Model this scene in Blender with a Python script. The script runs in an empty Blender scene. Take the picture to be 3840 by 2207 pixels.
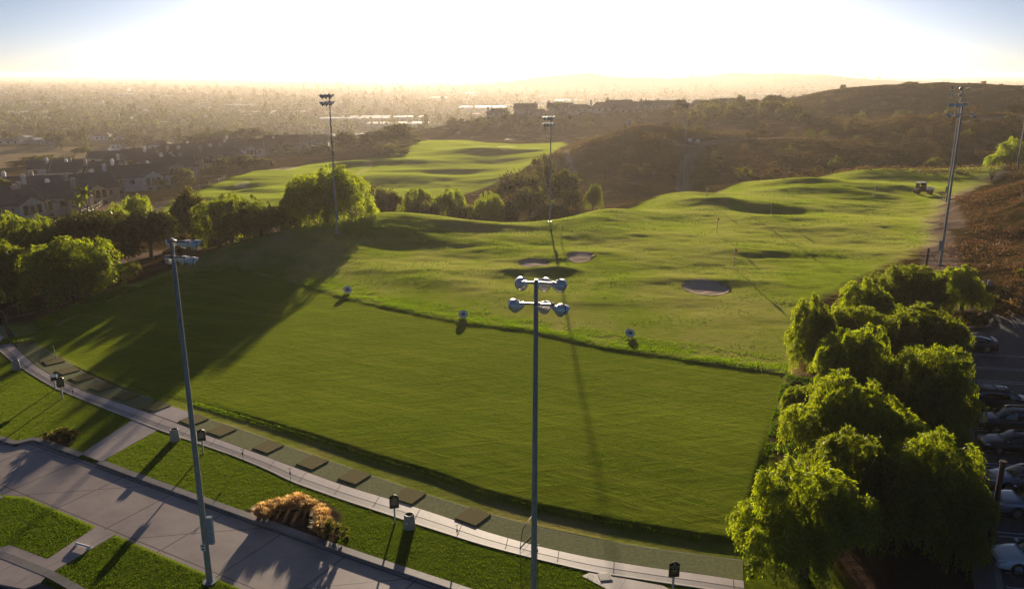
SKY_DUST, SKY_AIR, SKY_OZ, SKY_STR, SUN_STR, EXPO = 0.85, 0.36, 2.2, 0.042, 4.4, 1.0
HAZE_COL, HAZE_DEN, HAZE_G, HAZE_TOP = (.88, .79, .69), 0.000115, 0.55, 38.0
SHEEN = .35
import bpy, bmesh, math, random
import numpy as np
from mathutils import Vector, Matrix, noise as mnoise
R = math.radians
sc = bpy.context.scene
COL = sc.collection
rng = np.random.default_rng(7)

# ------------------------------------------------------------------ camera
F, CX, CY = 2000.0, 1266.5, 728.0          # photograph measured at 2533 px width
PITCH = R(15.25); CAMH = 25.0
SP, CP = math.sin(PITCH), math.cos(PITCH)
SUN_EL = 6.9
cam = bpy.data.cameras.new("camera"); camo = bpy.data.objects.new("camera", cam); COL.objects.link(camo)
cam.sensor_width = 36.0; cam.lens = 36.0 * F / 2533.0
cam.clip_start = 0.5; cam.clip_end = 150000
camo.location = (0, 0, CAMH); camo.rotation_euler = (R(90) - PITCH, 0, 0)
sc.camera = camo

def ray(px, py):
    u, v = (px - CX) / F, (CY - py) / F
    return np.array([u, CP + v * SP, -SP + v * CP])
def at(px, py, z=0.0):
    d = ray(px, py); t = (z - CAMH) / d[2]
    return np.array([d[0] * t, d[1] * t, z])
def aty(px, py, Y):
    d = ray(px, py); t = Y / d[1]
    return np.array([d[0] * t, Y, CAMH + d[2] * t])
def G(pts, z=0.0):
    return [tuple(at(x, y, z)[:2]) for x, y in pts]

# ------------------------------------------------------------------ outlines on the ground (x, y in metres)
PATH_UP = G([(-40, 800), (22, 843), (52, 873), (92, 908), (152, 943), (216, 972), (272, 989), (371, 1023), (437, 1047), (493, 1069.5), (577, 1100), (660, 1130), (722, 1154), (850, 1201), (978, 1239), (1106, 1280), (1187, 1311), (1325, 1350), (1462, 1380), (1603, 1403), (1731, 1420), (1839, 1436)])
PATH_LO = G([(-75, 815), (0, 869), (32, 897), (63, 917), (105, 943), (140, 962), (205, 989), (330, 1039), (394, 1064), (493, 1098), (577, 1127), (660, 1161), (722, 1192), (850, 1237), (946, 1268), (1042, 1300), (1187, 1346), (1325, 1382), (1466, 1415), (1655, 1443), (1744, 1456), (1843, 1472)])
MAT_UP = G([(-10, 800), (30, 818), (85, 850), (111, 865), (158, 894), (203, 919), (254, 943), (295, 960), (380, 989), (480, 1026), (577, 1056), (660, 1085), (698, 1100), (808, 1138), (914, 1175), (1049, 1222), (1209, 1271), (1325, 1303), (1475, 1335), (1651, 1362.6), (1837, 1386.6)])
TEE = G([(85, 845), (95, 830), (200, 775), (330, 720), (470, 685), (600, 671), (700, 690), (860, 741), (1150, 802), (1300, 819), (1500, 862), (1700, 892), (1945, 927), (1925, 1000), (1900, 1100), (1870, 1230), (1845, 1352), (1731, 1338), (1507, 1300), (1325, 1262), (1187, 1225), (1074, 1182), (914, 1135), (754, 1082), (594, 1033), (480, 998), (380, 972), (254, 930), (160, 885)])
DRIVE_UP = [(-120, 1062), (0, 1085.5), (38, 1098), (83, 1084), (147, 1108), (199, 1127), (243, 1143), (320, 1172), (480, 1230), (628, 1283), (786, 1340), (946, 1395), (1138, 1458), (1500, 1585)]
DRIVE_LO = [(900, 1585), (598, 1456), (285, 1322), (237, 1302), (64, 1228), (8, 1222), (-60, 1230), (-120, 1225)]
DRIVE = G(DRIVE_UP + DRIVE_LO)
KERB1 = G(DRIVE_UP)
CROSS = G([(330, 1036), (394, 1061), (250, 1141), (200, 1122)])
WALK2 = G([(237, 1302), (285, 1322), (119, 1420), (100, 1440), (60, 1456), (-20, 1440), (-60, 1400), (0, 1354), (24, 1347), (117, 1382)])
ROAD = G([(-80, 1372), (0, 1389), (60, 1414), (140, 1448), (190, 1475), (300, 1550), (100, 1640), (-200, 1640), (-200, 1400)])
KERB2 = G([(-80, 1360), (0, 1374), (60, 1398), (119, 1422), (180, 1456), (300, 1530)])
LOT = G([(2425, 760), (2445, 765), (2533, 775), (2700, 790), (2900, 1100), (2900, 1640), (2500, 1640), (2476, 1456), (2440, 1250), (2405, 1080), (2372, 900), (2378, 850), (2386, 810), (2410, 806), (2455, 803)])
BED1 = G([(594, 1266), (640, 1250), (720, 1226), (800, 1238), (843, 1268), (848, 1320), (820, 1350), (786, 1338), (690, 1302)])
BED2 = G([(100, 1085), (130, 1068), (165, 1063), (188, 1080), (170, 1104), (147, 1106)])
RANGE = G([(-60, 800), (95, 800), (300, 705), (420, 650), (560, 615), (700, 580), (760, 560), (930, 520), (1090, 533), (1230, 545), (1360, 538), (1480, 508), (1690, 462), (1900, 428), (2140, 405), (2480, 400), (2470, 432), (2360, 480), (2300, 545), (2300, 610), (2120, 690), (2010, 740), (1970, 880), (1960, 930), (1900, 1100), (1862, 1430), (1840, 1400), (1651, 1370), (1209, 1278), (914, 1180), (660, 1090), (380, 995), (111, 872), (20, 850)])
BUNKERS = [(1318, 656, 40, 13), (1436, 643, 33, 13), (1745, 718, 62, 20)]   # sand traps of the range

# ------------------------------------------------------------------ the terrain, from spot heights
SPOTS = []
def spz(*a):
    for px, py, z in a: SPOTS.append(tuple(at(px, py, z)))
def spy(*a):
    for px, py, Y in a: SPOTS.append(tuple(aty(px, py, Y)))
def spw(*a):
    for deg, D, z in a: SPOTS.append((D * math.sin(R(deg)), D * math.cos(R(deg)), z))
spz(*[(x, y, 0) for y in (1456, 1200, 1000, 850) for x in (0, 450, 900, 1350, 1800, 2250, 2600)])
spw((-50, 15, 0), (0, 15, 0), (50, 15, 0), (-60, 30, 0), (60, 30, 0), (60, 60, 1), (48, 60, 1))
spz(*[(x, y, 0) for y, xs in ((760, (300, 700, 1100, 1500, 1900, 2300, 2440)), (670, (600, 1000, 1400, 1800, 2150)), (600, (1000, 1400, 1800, 2150)), (540, (1600, 1900, 2200)), (480, (1800, 2100, 2400)), (440, (2050, 2250, 2400))) for x in xs])
# crest of the range and the drop behind it
CREST = [(560, 612, .2), (700, 576, 1.3), (800, 552, 1.7), (930, 527, 1.8), (1010, 531, 1.6), (1090, 541, 1.1), (1230, 551, .5), (1360, 547, .4), (1480, 517, .6), (1690, 470, .5), (1900, 437, .1), (2140, 416, .2), (2320, 417, .1), (2480, 413, .2)]
spz(*CREST)
for px, py, z in CREST:
    p = at(px, py, z); k = 1 + 16 / np.hypot(p[0], p[1])
    SPOTS.append((p[0] * k, p[1] * k, z - (3.2 if px < 800 else 5.0)))
# left slope, cart path, trees
spz((0, 800, -.6), (60, 765, -2.5), (0, 720, -4), (150, 700, -3), (300, 660, -2.5), (430, 628, -2.2), (300, 620, -4), (80, 640, -6), (-100, 760, -4), (0, 600, -9), (200, 580, -9), (400, 560, -8), (500, 560, -6.5), (650, 545, -5.5))
# fairway
spz((440, 535, -9), (600, 515, -9), (700, 470, -9.5), (600, 450, -10), (450, 478, -10.5), (400, 505, -11), (580, 440, -10.5), (880, 470, -9.5), (1000, 462, -9.5), (1200, 442, -9), (1300, 410, -8.5), (900, 420, -9), (1100, 390, -8), (1350, 372, -7), (1200, 362, -7.2), (1040, 350, -7), (700, 420, -11), (820, 400, -10))
spz((1000, 500, -10), (1150, 505, -10), (1300, 490, -9.5), (1420, 480, -9))
# condominium hillside and the dry field
spz((0, 545, -12.5), (200, 520, -13.5), (350, 472, -15), (100, 450, -17), (450, 462, -14), (700, 392, -15), (560, 430, -13), (500, 400, -17), (300, 420, -18.5), (0, 420, -21), (80, 380, -27), (250, 378, -27), (50, 366, -29), (450, 372, -24), (800, 370, -16), (900, 345, -16))
# slopes up to the ridge of houses
spz((1100, 345, -9), (1250, 345, -7.9), (1400, 345, -7.5))
spy((1100, 322, 480), (1250, 320, 470), (1400, 320, 470), (1130, 303, 520), (1250, 300, 500), (1400, 300, 500), (1550, 300, 470), (1230, 286, 530), (1350, 281, 530), (1480, 281, 530), (1600, 275, 530), (1750, 266, 535), (1880, 256, 540))
spw((-3, 620, -12), (2, 620, -12), (8, 630, -10), (14, 640, -8), (-8, 560, -24), (-4, 800, -32), (5, 800, -32), (12, 800, -32))
# scrub hill in the middle
spy((1650, 310, 300), (1560, 321, 297), (1480, 346, 288), (1400, 385, 278), (1760, 346, 300), (1850, 341, 306), (1960, 338, 312), (1700, 356, 290), (1450, 450, 232), (1600, 432, 240), (1800, 420, 247), (2000, 402, 258), (2200, 392, 268), (2450, 392, 270), (1650, 370, 272), (1530, 395, 262), (1650, 330, 330), (1550, 345, 345), (1700, 330, 360))
# right hand ridge with the dirt road, and the high hill behind
spy((2000, 350, 322), (2200, 331, 322), (2300, 296, 332), (2420, 296, 326), (2533, 287, 322), (2640, 278, 322), (2300, 340, 300), (2500, 340, 292), (2120, 312, 350), (2640, 340, 292))
spy((1800, 300, 430), (1900, 300, 405), (2000, 292, 420), (2200, 292, 420), (2100, 262, 465), (2300, 262, 450), (1900, 252, 520), (2000, 233, 532), (2070, 222, 538), (2140, 216, 542), (2300, 213, 545), (2400, 216, 545), (2533, 232, 540), (2640, 240, 540), (2450, 262, 440), (2600, 290, 400))
spw((22, 700, -14), (30, 700, -14), (38, 700, -14), (20, 900, -36), (30, 900, -36), (42, 900, -36), (45, 320, 9), (45, 540, 10), (58, 300, 9), (58, 540, 8))
# near right slope
spy((2440, 762, 85), (2380, 640, 108), (2330, 560, 136), (2360, 500, 160), (2533, 700, 92), (2533, 610, 116), (2533, 505, 137), (2533, 447, 152), (2450, 482, 152), (2400, 522, 148), (2640, 600, 110), (2640, 440, 150), (2440, 600, 118))
spw((42, 110, 5), (42, 150, 9), (52, 110, 8), (58, 150, 12), (36, 215, 0), (45, 230, 1))
# the plain
for deg in (-60, -50, -40, -30, -20, -10): spw((deg, 700, -34), (deg, 1000, -39))
spw((-50, 50, -1), (-60, 60, -2), (-45, 100, -6), (-58, 120, -8), (-48, 250, -17), (-60, 260, -18), (-48, 540, -28), (-60, 540, -28))
for deg in (-60, -40, -20, 0, 20, 40, 60): spw((deg, 1500, -40), (deg, 4000, -40), (deg, 20000, -40), (deg, 70000, -40))
S = np.array(SPOTS)
SU, SW, SZ = np.arctan2(S[:, 0], S[:, 1]), np.log(np.hypot(S[:, 0], S[:, 1])), S[:, 2]
C2 = 0.05 ** 2
def _phi(a, b): return np.sqrt(a * a + b * b + C2)
_n = len(S)
A = np.zeros((_n + 3, _n + 3))
A[:_n, :_n] = _phi(SU[:, None] - SU[None], SW[:, None] - SW[None]) - 0.0025 * np.eye(_n)
A[:_n, _n] = 1; A[:_n, _n + 1] = SU; A[:_n, _n + 2] = SW
A[_n:, :_n] = A[:_n, _n:].T
WTS = np.linalg.solve(A, np.concatenate([SZ, np.zeros(3)]))

def sdist(poly, X, Y, closed=True):
    """signed distance (negative inside) of points to an outline"""
    P = np.array(poly); Q = np.roll(P, -1, 0)
    if not closed: P, Q = P[:-1], Q[:-1]
    best = np.full(X.shape, 1e18); ins = np.zeros(X.shape, bool)
    for (ax, ay), (bx, by) in zip(P, Q):
        dx, dy = bx - ax, by - ay
        t = np.clip(((X - ax) * dx + (Y - ay) * dy) / (dx * dx + dy * dy + 1e-12), 0, 1)
        best = np.minimum(best, (X - ax - t * dx) ** 2 + (Y - ay - t * dy) ** 2)
        if closed:
            c = (ay > Y) != (by > Y)
            with np.errstate(divide='ignore', invalid='ignore'):
                xi = ax + (Y - ay) * dx / (dy if dy else 1e-12)
            ins ^= c & (X < xi)
    d = np.sqrt(best)
    return np.where(ins, -d, d) if closed else d
def sst(e0, e1, x):
    t = np.clip((x - e0) / (e1 - e0), 0, 1); return t * t * (3 - 2 * t)
def bsd(poly, X, Y, pad=8.0):
    """signed distance, only worked out near the outline"""
    P = np.array(poly); out = np.full(X.shape, 1e3)
    m = (X > P[:, 0].min() - pad) & (X < P[:, 0].max() + pad) & (Y > P[:, 1].min() - pad) & (Y < P[:, 1].max() + pad)
    if m.any(): out[m] = sdist(poly, X[m], Y[m])
    return out

# value noise on a lattice
_LAT = np.random.default_rng(3).random((256, 256))
def vnoise(x, y):
    xi, yi = np.floor(x).astype(int), np.floor(y).astype(int); fx, fy = x - xi, y - yi
    fx, fy = fx * fx * (3 - 2 * fx), fy * fy * (3 - 2 * fy)
    g = lambda i, j: _LAT[i & 255, j & 255]
    return (g(xi, yi) * (1 - fx) + g(xi + 1, yi) * fx) * (1 - fy) + (g(xi, yi + 1) * (1 - fx) + g(xi + 1, yi + 1) * fx) * fy - .5
def fbm(x, y, o=3):
    s = 0; a = 1.0
    for k in range(o):
        s = s + a * vnoise(x + 17.3 * k, y + 5.1 * k); x, y, a = x * 2.03, y * 2.03, a * .5
    return s

FLAT = G([(-400, 1700), (3000, 1700), (2900, 860), (2560, 778), (2425, 770), (2150, 790), (1960, 885), (860, 700), (600, 660), (330, 708), (110, 795), (0, 836), (-160, 900)])
BANK = TEE[5:13]                                   # far edge of the tee: a grass bank
BUMPS = [  # (px, py, height, rx, ry) mounds and hollows of the range
    (1000, 676, .34, 12, 4), (1120, 700, .22, 9, 4), (850, 610, .25, 14, 8), (1060, 552, .45, 12, 6), (1230, 580, -.35, 10, 5), (1180, 566, .35, 7, 3), (1090, 600, .3, 9, 4), (960, 585, .3, 8, 4),
    (1330, 575, -.35, 9, 5), (1500, 540, .35, 14, 6), (1640, 515, -.3, 10, 5), (1560, 580, .35, 16, 6), (1760, 500, .45, 9, 3.5), (1750, 484, -.7, 6, 3.4),
    (1925, 540, .55, 8, 3.5), (1920, 520, -1.25, 6.2, 3.6), (1960, 470, .5, 16, 5), (1940, 440, -.6, 12, 7), (2010, 455, .7, 10, 5), (2140, 440, -.75, 16, 7), (2230, 462, .6, 14, 5),
    (2350, 430, -.7, 12, 7), (1318, 637, .24, 7, 2.2), (1436, 626, .24, 6, 2.2), (1470, 690, -.25, 12, 4), (1250, 690, -.2, 9, 4), (1380, 665, .4, 3.0, 2.2), (1740, 694, .22, 8.5, 2.0), (1280, 668, .25, 3, 2),
    (1860, 620, .35, 14, 5), (1650, 640, .35, 14, 5), (2080, 560, .4, 16, 6), (1980, 640, -.3, 14, 5), (2140, 522, -.5, 8, 4), (1180, 640, -.25, 14, 4), (1620, 760, -.2, 9, 3), (1500, 750, .2, 9, 3), (1290, 620, .3, 8, 3), (1560, 690, .25, 10, 4)]
FAIRB = [(500, 455, 1.0, 12, 7), (560, 440, 1.2, 14, 8), (595, 462, -1.6, 7, 7), (640, 470, .8, 12, 6), (1000, 405, 1.2, 26, 8), (1120, 385, 1.1, 24, 8), (1050, 385, -.9, 20, 7), (1180, 405, -.9, 26, 8), (1250, 385, 1.0, 22, 8), (1000, 440, .9, 22, 8), (1100, 425, 1.0, 20, 6), (1220, 425, .8, 20, 6), (700, 500, .8, 16, 6), (520, 490, .9, 16, 6), (640, 425, 1.3, 12, 10), (860, 410, 1.2, 10, 6), (930, 460, -.8, 22, 8)]
BUMPW = [(*at(px, py, 0)[:2], h, rx, ry) for px, py, h, rx, ry in BUMPS] + [(*at(px, py, -9.5)[:2], h, rx, ry) for px, py, h, rx, ry in FAIRB]
def bunker_w():
    out = []
    for px, py, rx, ry in BUNKERS:
        c = at(px, py, -.3)[:2]; ex = at(px + rx, py, -.3)[:2]; ey = at(px, py - ry, -.3)[:2]; e2 = at(px, py + ry, -.3)[:2]
        out.append((c[0], (ey[1] + e2[1]) / 2, abs(ex[0] - c[0]), abs(ey[1] - e2[1]) / 2))
    return out
BUNK = bunker_w()
FARHILLS = [(at(1400, 700)[0] / at(1400, 700)[1] * 3800, 3800, 38, 420, 700), (300, 3900, 26, 230, 600), (760, 3900, 24, 300, 600), (1440, 4600, 60, 430, 700), (1050, 4500, 28, 260, 600), (1950, 4700, 24, 420, 600)]
def H(X, Y):
    X = np.atleast_1d(np.asarray(X, float)); Y = np.atleast_1d(np.asarray(Y, float))
    sh = X.shape; X = X.ravel(); Y = Y.ravel()
    U, W = np.arctan2(X, Y), np.log(np.hypot(X, Y) + 1e-9)
    z = np.empty(len(X))
    for i in range(0, len(X), 40000):
        s = slice(i, i + 40000)
        z[s] = _phi(U[s, None] - SU[None], W[s, None] - SW[None]) @ WTS[:_n] + WTS[_n] + WTS[_n + 1] * U[s] + WTS[_n + 2] * W[s]
    z = np.where(z < -40.2, -40.2 , z)
    far = sst(700, 1100, Y); z = z * (1 - far) + (-40) * far
    z = z + (.26 * fbm(X / 11, Y / 6) + .09 * fbm(X / 2.6 + 3, Y / 1.6)) * (1 - .0 * X) * sst(60, 110, Y) * (1 - sst(500, 900, Y)) + 1.6 * fbm(X / 30 + 9, Y / 30) * sst(240, 300, Y) * (1 - sst(600, 900, Y)) * sst(80, 130, X + 0.1 * Y)
    for bx, by, h, rx, ry in BUMPW:
        m = (abs(X - bx) < 3 * rx) & (abs(Y - by) < 3 * ry)
        if m.any(): z[m] += h * np.exp(-((X[m] - bx) / rx) ** 2 - ((Y[m] - by) / ry) ** 2)
    m = Y > 1500
    for hx, hy, h, rx, ry in FARHILLS:
        if m.any(): z[m] += (h + 7 * fbm(X[m] / 90, Y[m] / 300)) * np.exp(-((X[m] - hx) / rx) ** 2 - ((Y[m] - hy) / ry) ** 2)
    near = (Y < 175) & (Y > -40) & (abs(X) < 190)
    if near.any():
        x, y = X[near], Y[near]; zz = z[near]
        zz = zz * sst(0, 7, sdist(FLAT, x, y))
        bd = sdist(BANK, x, y, False); td = bsd(TEE, x, y)
        zz = zz + .10 * np.exp(-((bd - .8) / 1.1) ** 2) * (td > 0) * sst(-34, -24, x)
        zz = zz + .20 * sst(.1, -.6, td) * sst(-32, -18, x) * sst(62, 50, y + .12 * x)
        for cx, cy, rx, ry in BUNK:
            e = np.sqrt(((x - cx) / rx) ** 2 + ((y - cy) / ry) ** 2) + .34 * vnoise(x * .28 + 4, y * .4)
            zz = zz - .12 * sst(1.02, .75, e)
        for po in (DRIVE, ROAD, LOT): zz = zz - .16 * sst(.04, -.16, bsd(po, x, y))
        z[near] = zz
    return z.reshape(sh)
def hz(x, y): return float(H(x, y)[0])
def hit(px, py):
    """where the line of sight of a spot of the photograph meets the ground"""
    d = ray(px, py); t = np.concatenate([np.arange(20, 700, .5), np.arange(700, 6000, 6)])
    z = CAMH + d[2] * t; g = H(d[0] * t, d[1] * t); k = np.argmax(z < g)
    if z[k] >= g[k]: k = len(t) - 1
    a, b = (z - g)[k - 1], (z - g)[k]; tt = t[k - 1] + (t[k] - t[k - 1]) * (a / (a - b) if a != b else 0)
    return np.array([d[0] * tt, d[1] * tt, CAMH + d[2] * tt])
def col(px, Y):
    """the spot of the ground at distance Y that lies under image column px"""
    z = 0.0
    for _ in range(6):
        dep = Y * CP - (z - CAMH) * SP; x = (px - CX) / F * dep; z = hz(x, Y)
    return np.array([x, Y, z])
def ztop(py, Y): return aty(CX, py, Y)[2]
def proj(p):
    dep = p[1] * CP - (p[2] - CAMH) * SP; up = p[1] * SP + (p[2] - CAMH) * CP
    return CX + F * p[0] / dep, CY - F * up / dep
# ------------------------------------------------------------------ tagging and mesh helpers
def tag(o, label=None, cat=None, group=None, kind=None):
    if label: o['label'] = label
    if cat: o['category'] = cat
    if group: o['group'] = group
    if kind: o['kind'] = kind
    return o
def empty(name, loc, rz=0, label=None, cat=None, group=None):
    o = bpy.data.objects.new(name, None); COL.objects.link(o); o.location = [float(v) for v in loc]; o.rotation_euler = (0, 0, rz)
    o.empty_display_size = .1
    return tag(o, label, cat, group)
def link(name, me, parent=None, loc=None, rz=0):
    o = bpy.data.objects.new(name, me); COL.objects.link(o)
    if parent: o.parent = parent
    if loc is not None: o.location = [float(v) for v in loc]
    if rz: o.rotation_euler = (0, 0, rz)
    return o
KIDS = {}
def copy_tree(o, parent=None):
    c = o.copy(); COL.objects.link(c)
    if parent: c.parent = parent
    for ch in [k for k in o.children]: copy_tree(ch, c)
    return c
class MB:
    """collects primitives and links them as one mesh object"""
    def __init__(s): s.v = []; s.f = []; s.m = []; s.sm = []
    def add(s, verts, faces, mi=0, smooth=False):
        b = len(s.v); s.v += [tuple(float(c) for c in p) for p in verts]
        s.f += [tuple(b + i for i in f) for f in faces]; s.m += [mi] * len(faces); s.sm += [smooth] * len(faces); return s
    def box(s, c, d, rz=0, mi=0, rx=0, ry=0):
        M = Matrix.Rotation(rz, 3, 'Z') @ Matrix.Rotation(ry, 3, 'Y') @ Matrix.Rotation(rx, 3, 'X'); c = Vector(c)
        vs = [c + M @ Vector((x * d[0] / 2, y * d[1] / 2, z * d[2] / 2)) for x in (-1, 1) for y in (-1, 1) for z in (-1, 1)]
        return s.add(vs, [(0, 1, 3, 2), (4, 6, 7, 5), (0, 4, 5, 1), (2, 3, 7, 6), (0, 2, 6, 4), (1, 5, 7, 3)], mi)
    def tube(s, p0, p1, r0, r1=None, n=10, mi=0, caps=True, smooth=True):
        p0, p1 = Vector(p0), Vector(p1); r1 = r0 if r1 is None else r1
        d = (p1 - p0).normalized(); a = d.orthogonal().normalized(); b = d.cross(a)
        vs = [p + (a * math.cos(2 * math.pi * k / n) + b * math.sin(2 * math.pi * k / n)) * r for p, r in ((p0, r0), (p1, r1)) for k in range(n)]
        s.add(vs, [(k, (k + 1) % n, n + (k + 1) % n, n + k) for k in range(n)], mi, smooth)
        if caps: s.add(vs[:n], [tuple(range(n))[::-1]], mi); s.add(vs[n:], [tuple(range(n))], mi)
        return s
    def path(s, pts, rs, n=6, mi=0):
        pts = [Vector(p) for p in pts]; vs = []
        for i, p in enumerate(pts):
            d = (pts[min(i + 1, len(pts) - 1)] - pts[max(i - 1, 0)]).normalized(); a = d.cross(Vector((.3, .9, .1))).normalized(); b = d.cross(a)
            vs += [p + (a * math.cos(2 * math.pi * k / n) + b * math.sin(2 * math.pi * k / n)) * rs[i] for k in range(n)]
        fs = [(i * n + k, i * n + (k + 1) % n, (i + 1) * n + (k + 1) % n, (i + 1) * n + k) for i in range(len(pts) - 1) for k in range(n)]
        return s.add(vs, fs, mi, True)
    def lathe(s, prof, M=None, n=20, mi=0, smooth=True):
        M = M or Matrix.Identity(4); vs = [M @ Vector((r * math.cos(2 * math.pi * k / n), r * math.sin(2 * math.pi * k / n), z)) for r, z in prof for k in range(n)]
        fs = [(i * n + k, i * n + (k + 1) % n, (i + 1) * n + (k + 1) % n, (i + 1) * n + k) for i in range(len(prof) - 1) for k in range(n)]
        return s.add(vs, fs, mi, smooth)
    def prism(s, poly, z0, z1, mi=0):
        n = len(poly); a = sum(poly[i][0] * poly[(i + 1) % n][1] - poly[(i + 1) % n][0] * poly[i][1] for i in range(n))
        if a < 0: poly = list(poly)[::-1]
        vs = [(x, y, z0) for x, y in poly] + [(x, y, z1) for x, y in poly]
        return s.add(vs, [tuple(range(n, 2 * n))] + [(i, (i + 1) % n, n + (i + 1) % n, n + i) for i in range(n)], mi)
    def build(s, name, mats, parent=None, loc=None, rz=0, bevel=0, mesh_only=False):
        me = bpy.data.meshes.new(name); me.from_pydata(s.v, [], s.f)
        for m in (mats if isinstance(mats, (list, tuple)) else [mats]): me.materials.append(m)
        me.polygons.foreach_set('material_index', s.m); me.polygons.foreach_set('use_smooth', s.sm)
        me.validate(); me.update()
        if mesh_only: return me
        o = link(name, me, parent, loc, rz)
        if bevel:
            b = o.modifiers.new('bevel', 'BEVEL'); b.width = bevel; b.segments = 2; b.limit_method = 'ANGLE'
        return o
def np_mesh(name, V, Fq, mat, smooth=False, mids=None, attrs=None):
    """V (n,3), Fq (m,4) -> mesh, fast"""
    me = bpy.data.meshes.new(name); k = Fq.shape[1]
    me.vertices.add(len(V)); me.vertices.foreach_set('co', V.astype(np.float32).ravel())
    me.loops.add(Fq.size); me.loops.foreach_set('vertex_index', Fq.astype(np.int32).ravel())
    me.polygons.add(len(Fq)); me.polygons.foreach_set('loop_start', np.arange(0, Fq.size, k, dtype=np.int32)); me.polygons.foreach_set('loop_total', np.full(len(Fq), k, np.int32))
    for m in (mat if isinstance(mat, (list, tuple)) else [mat]): me.materials.append(m)
    if mids is not None: me.polygons.foreach_set('material_index', mids.astype(np.int32))
    me.polygons.foreach_set('use_smooth', np.full(len(Fq), smooth, bool))
    for an, av in (attrs or {}).items():
        a = me.attributes.new(an, 'FLOAT', 'POINT'); a.data.foreach_set('value', av.astype(np.float32))
    me.update(calc_edges=True); return me

# ------------------------------------------------------------------ materials
def mat(name):
    m = bpy.data.materials.new(name); m.use_nodes = True; nt = m.node_tree
    return m, nt, nt.nodes['Principled BSDF']
def N(nt, typ, **kw):
    n = nt.nodes.new(typ)
    for k, v in kw.items():
        if k in n.inputs: n.inputs[k].default_value = v
        else: setattr(n, k, v)
    return n
def L(nt, a, b): nt.links.new(a, b)
def ramp(nt, fac, stops):
    r = N(nt, 'ShaderNodeValToRGB'); els = r.color_ramp.elements
    while len(els) < len(stops): els.new(.5)
    for e, (p, c) in zip(els, stops): e.position = p; e.color = (*c, 1)
    L(nt, fac, r.inputs['Fac']); return r.outputs['Color']
def mixc(nt, fac, a, b, blend='MIX'):
    m = N(nt, 'ShaderNodeMix', data_type='RGBA', blend_type=blend)
    for v, i in ((fac, 0), (a, 6), (b, 7)):
        if isinstance(v, (int, float)): m.inputs[i].default_value = v
        elif isinstance(v, tuple): m.inputs[i].default_value = (*v, 1)
        else: L(nt, v, m.inputs[i])
    return m.outputs[2]
def math_(nt, op, a, b=None, clamp=False):
    m = N(nt, 'ShaderNodeMath', operation=op); m.use_clamp = clamp
    for v, i in ((a, 0), (b, 1)):
        if v is None: continue
        if isinstance(v, (int, float)): m.inputs[i].default_value = v
        else: L(nt, v, m.inputs[i])
    return m.outputs[0]
def noise(nt, vec, scale, detail=4, rough=.55, sx=(1, 1, 1)):
    if sx != (1, 1, 1):
        mp = N(nt, 'ShaderNodeMapping'); mp.inputs['Scale'].default_value = sx; L(nt, vec, mp.inputs['Vector']); vec = mp.outputs[0]
    n = N(nt, 'ShaderNodeTexNoise'); n.inputs['Scale'].default_value = scale; n.inputs['Detail'].default_value = detail; n.inputs['Roughness'].default_value = rough
    L(nt, vec, n.inputs['Vector']); return n.outputs['Fac']
def bump(nt, p, h, strength, dist):
    b = N(nt, 'ShaderNodeBump'); b.inputs['Strength'].default_value = strength; b.inputs['Distance'].default_value = dist
    L(nt, h, b.inputs['Height']); L(nt, b.outputs[0], p.inputs['Normal'])
def simple(name, c, rough=.6, metal=0, var=.15, scale=6, bmp=0, spec=.5, coat=0):
    m, nt, p = mat(name); tc = N(nt, 'ShaderNodeTexCoord').outputs['Object']
    n = noise(nt, tc, scale, 5, .6)
    d = tuple(x * (1 - var) for x in c); e = tuple(min(1, x * (1 + var)) for x in c)
    L(nt, ramp(nt, n, [(.3, d), (.7, e)]), p.inputs['Base Color'])
    p.inputs['Roughness'].default_value = rough; p.inputs['Metallic'].default_value = metal; p.inputs['Specular IOR Level'].default_value = spec
    if coat: p.inputs['Coat Weight'].default_value = coat; p.inputs['Coat Roughness'].default_value = .05
    if bmp: bump(nt, p, noise(nt, tc, scale * 4, 4), .6, bmp)
    return m
def leafmat(name, c, c2, trans=.5, tcol=None, gloss=.25):
    """leaf: diffuse on both sides plus light that passes through"""
    m, nt, p = mat(name); nt.nodes.remove(p); out = nt.nodes['Material Output']
    g = N(nt, 'ShaderNodeNewGeometry').outputs['Random Per Island']; oi = N(nt, 'ShaderNodeObjectInfo').outputs['Random']
    colr = ramp(nt, g, [(0, c), (.6, tuple((a + b) / 2 for a, b in zip(c, c2))), (1, c2)])
    hs = N(nt, 'ShaderNodeHueSaturation'); L(nt, colr, hs.inputs['Color']); L(nt, math_(nt, 'MULTIPLY_ADD', oi, .5), hs.inputs['Value'])
    hs.inputs['Value'].links[0].from_node.inputs[2].default_value = .75
    colr = hs.outputs[0]
    d = N(nt, 'ShaderNodeBsdfDiffuse'); L(nt, colr, d.inputs['Color'])
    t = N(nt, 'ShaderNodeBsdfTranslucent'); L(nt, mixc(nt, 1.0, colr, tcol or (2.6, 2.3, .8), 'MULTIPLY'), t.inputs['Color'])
    gl = N(nt, 'ShaderNodeBsdfGlossy'); gl.inputs['Roughness'].default_value = .45; gl.inputs['Color'].default_value = (.9, .9, .85, 1)
    m1 = N(nt, 'ShaderNodeMixShader'); m1.inputs[0].default_value = trans; L(nt, d.outputs[0], m1.inputs[1]); L(nt, t.outputs[0], m1.inputs[2])
    m2 = N(nt, 'ShaderNodeMixShader'); m2.inputs[0].default_value = gloss * .16; L(nt, m1.outputs[0], m2.inputs[1]); L(nt, gl.outputs[0], m2.inputs[2])
    L(nt, m2.outputs[0], out.inputs['Surface']); return m

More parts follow.
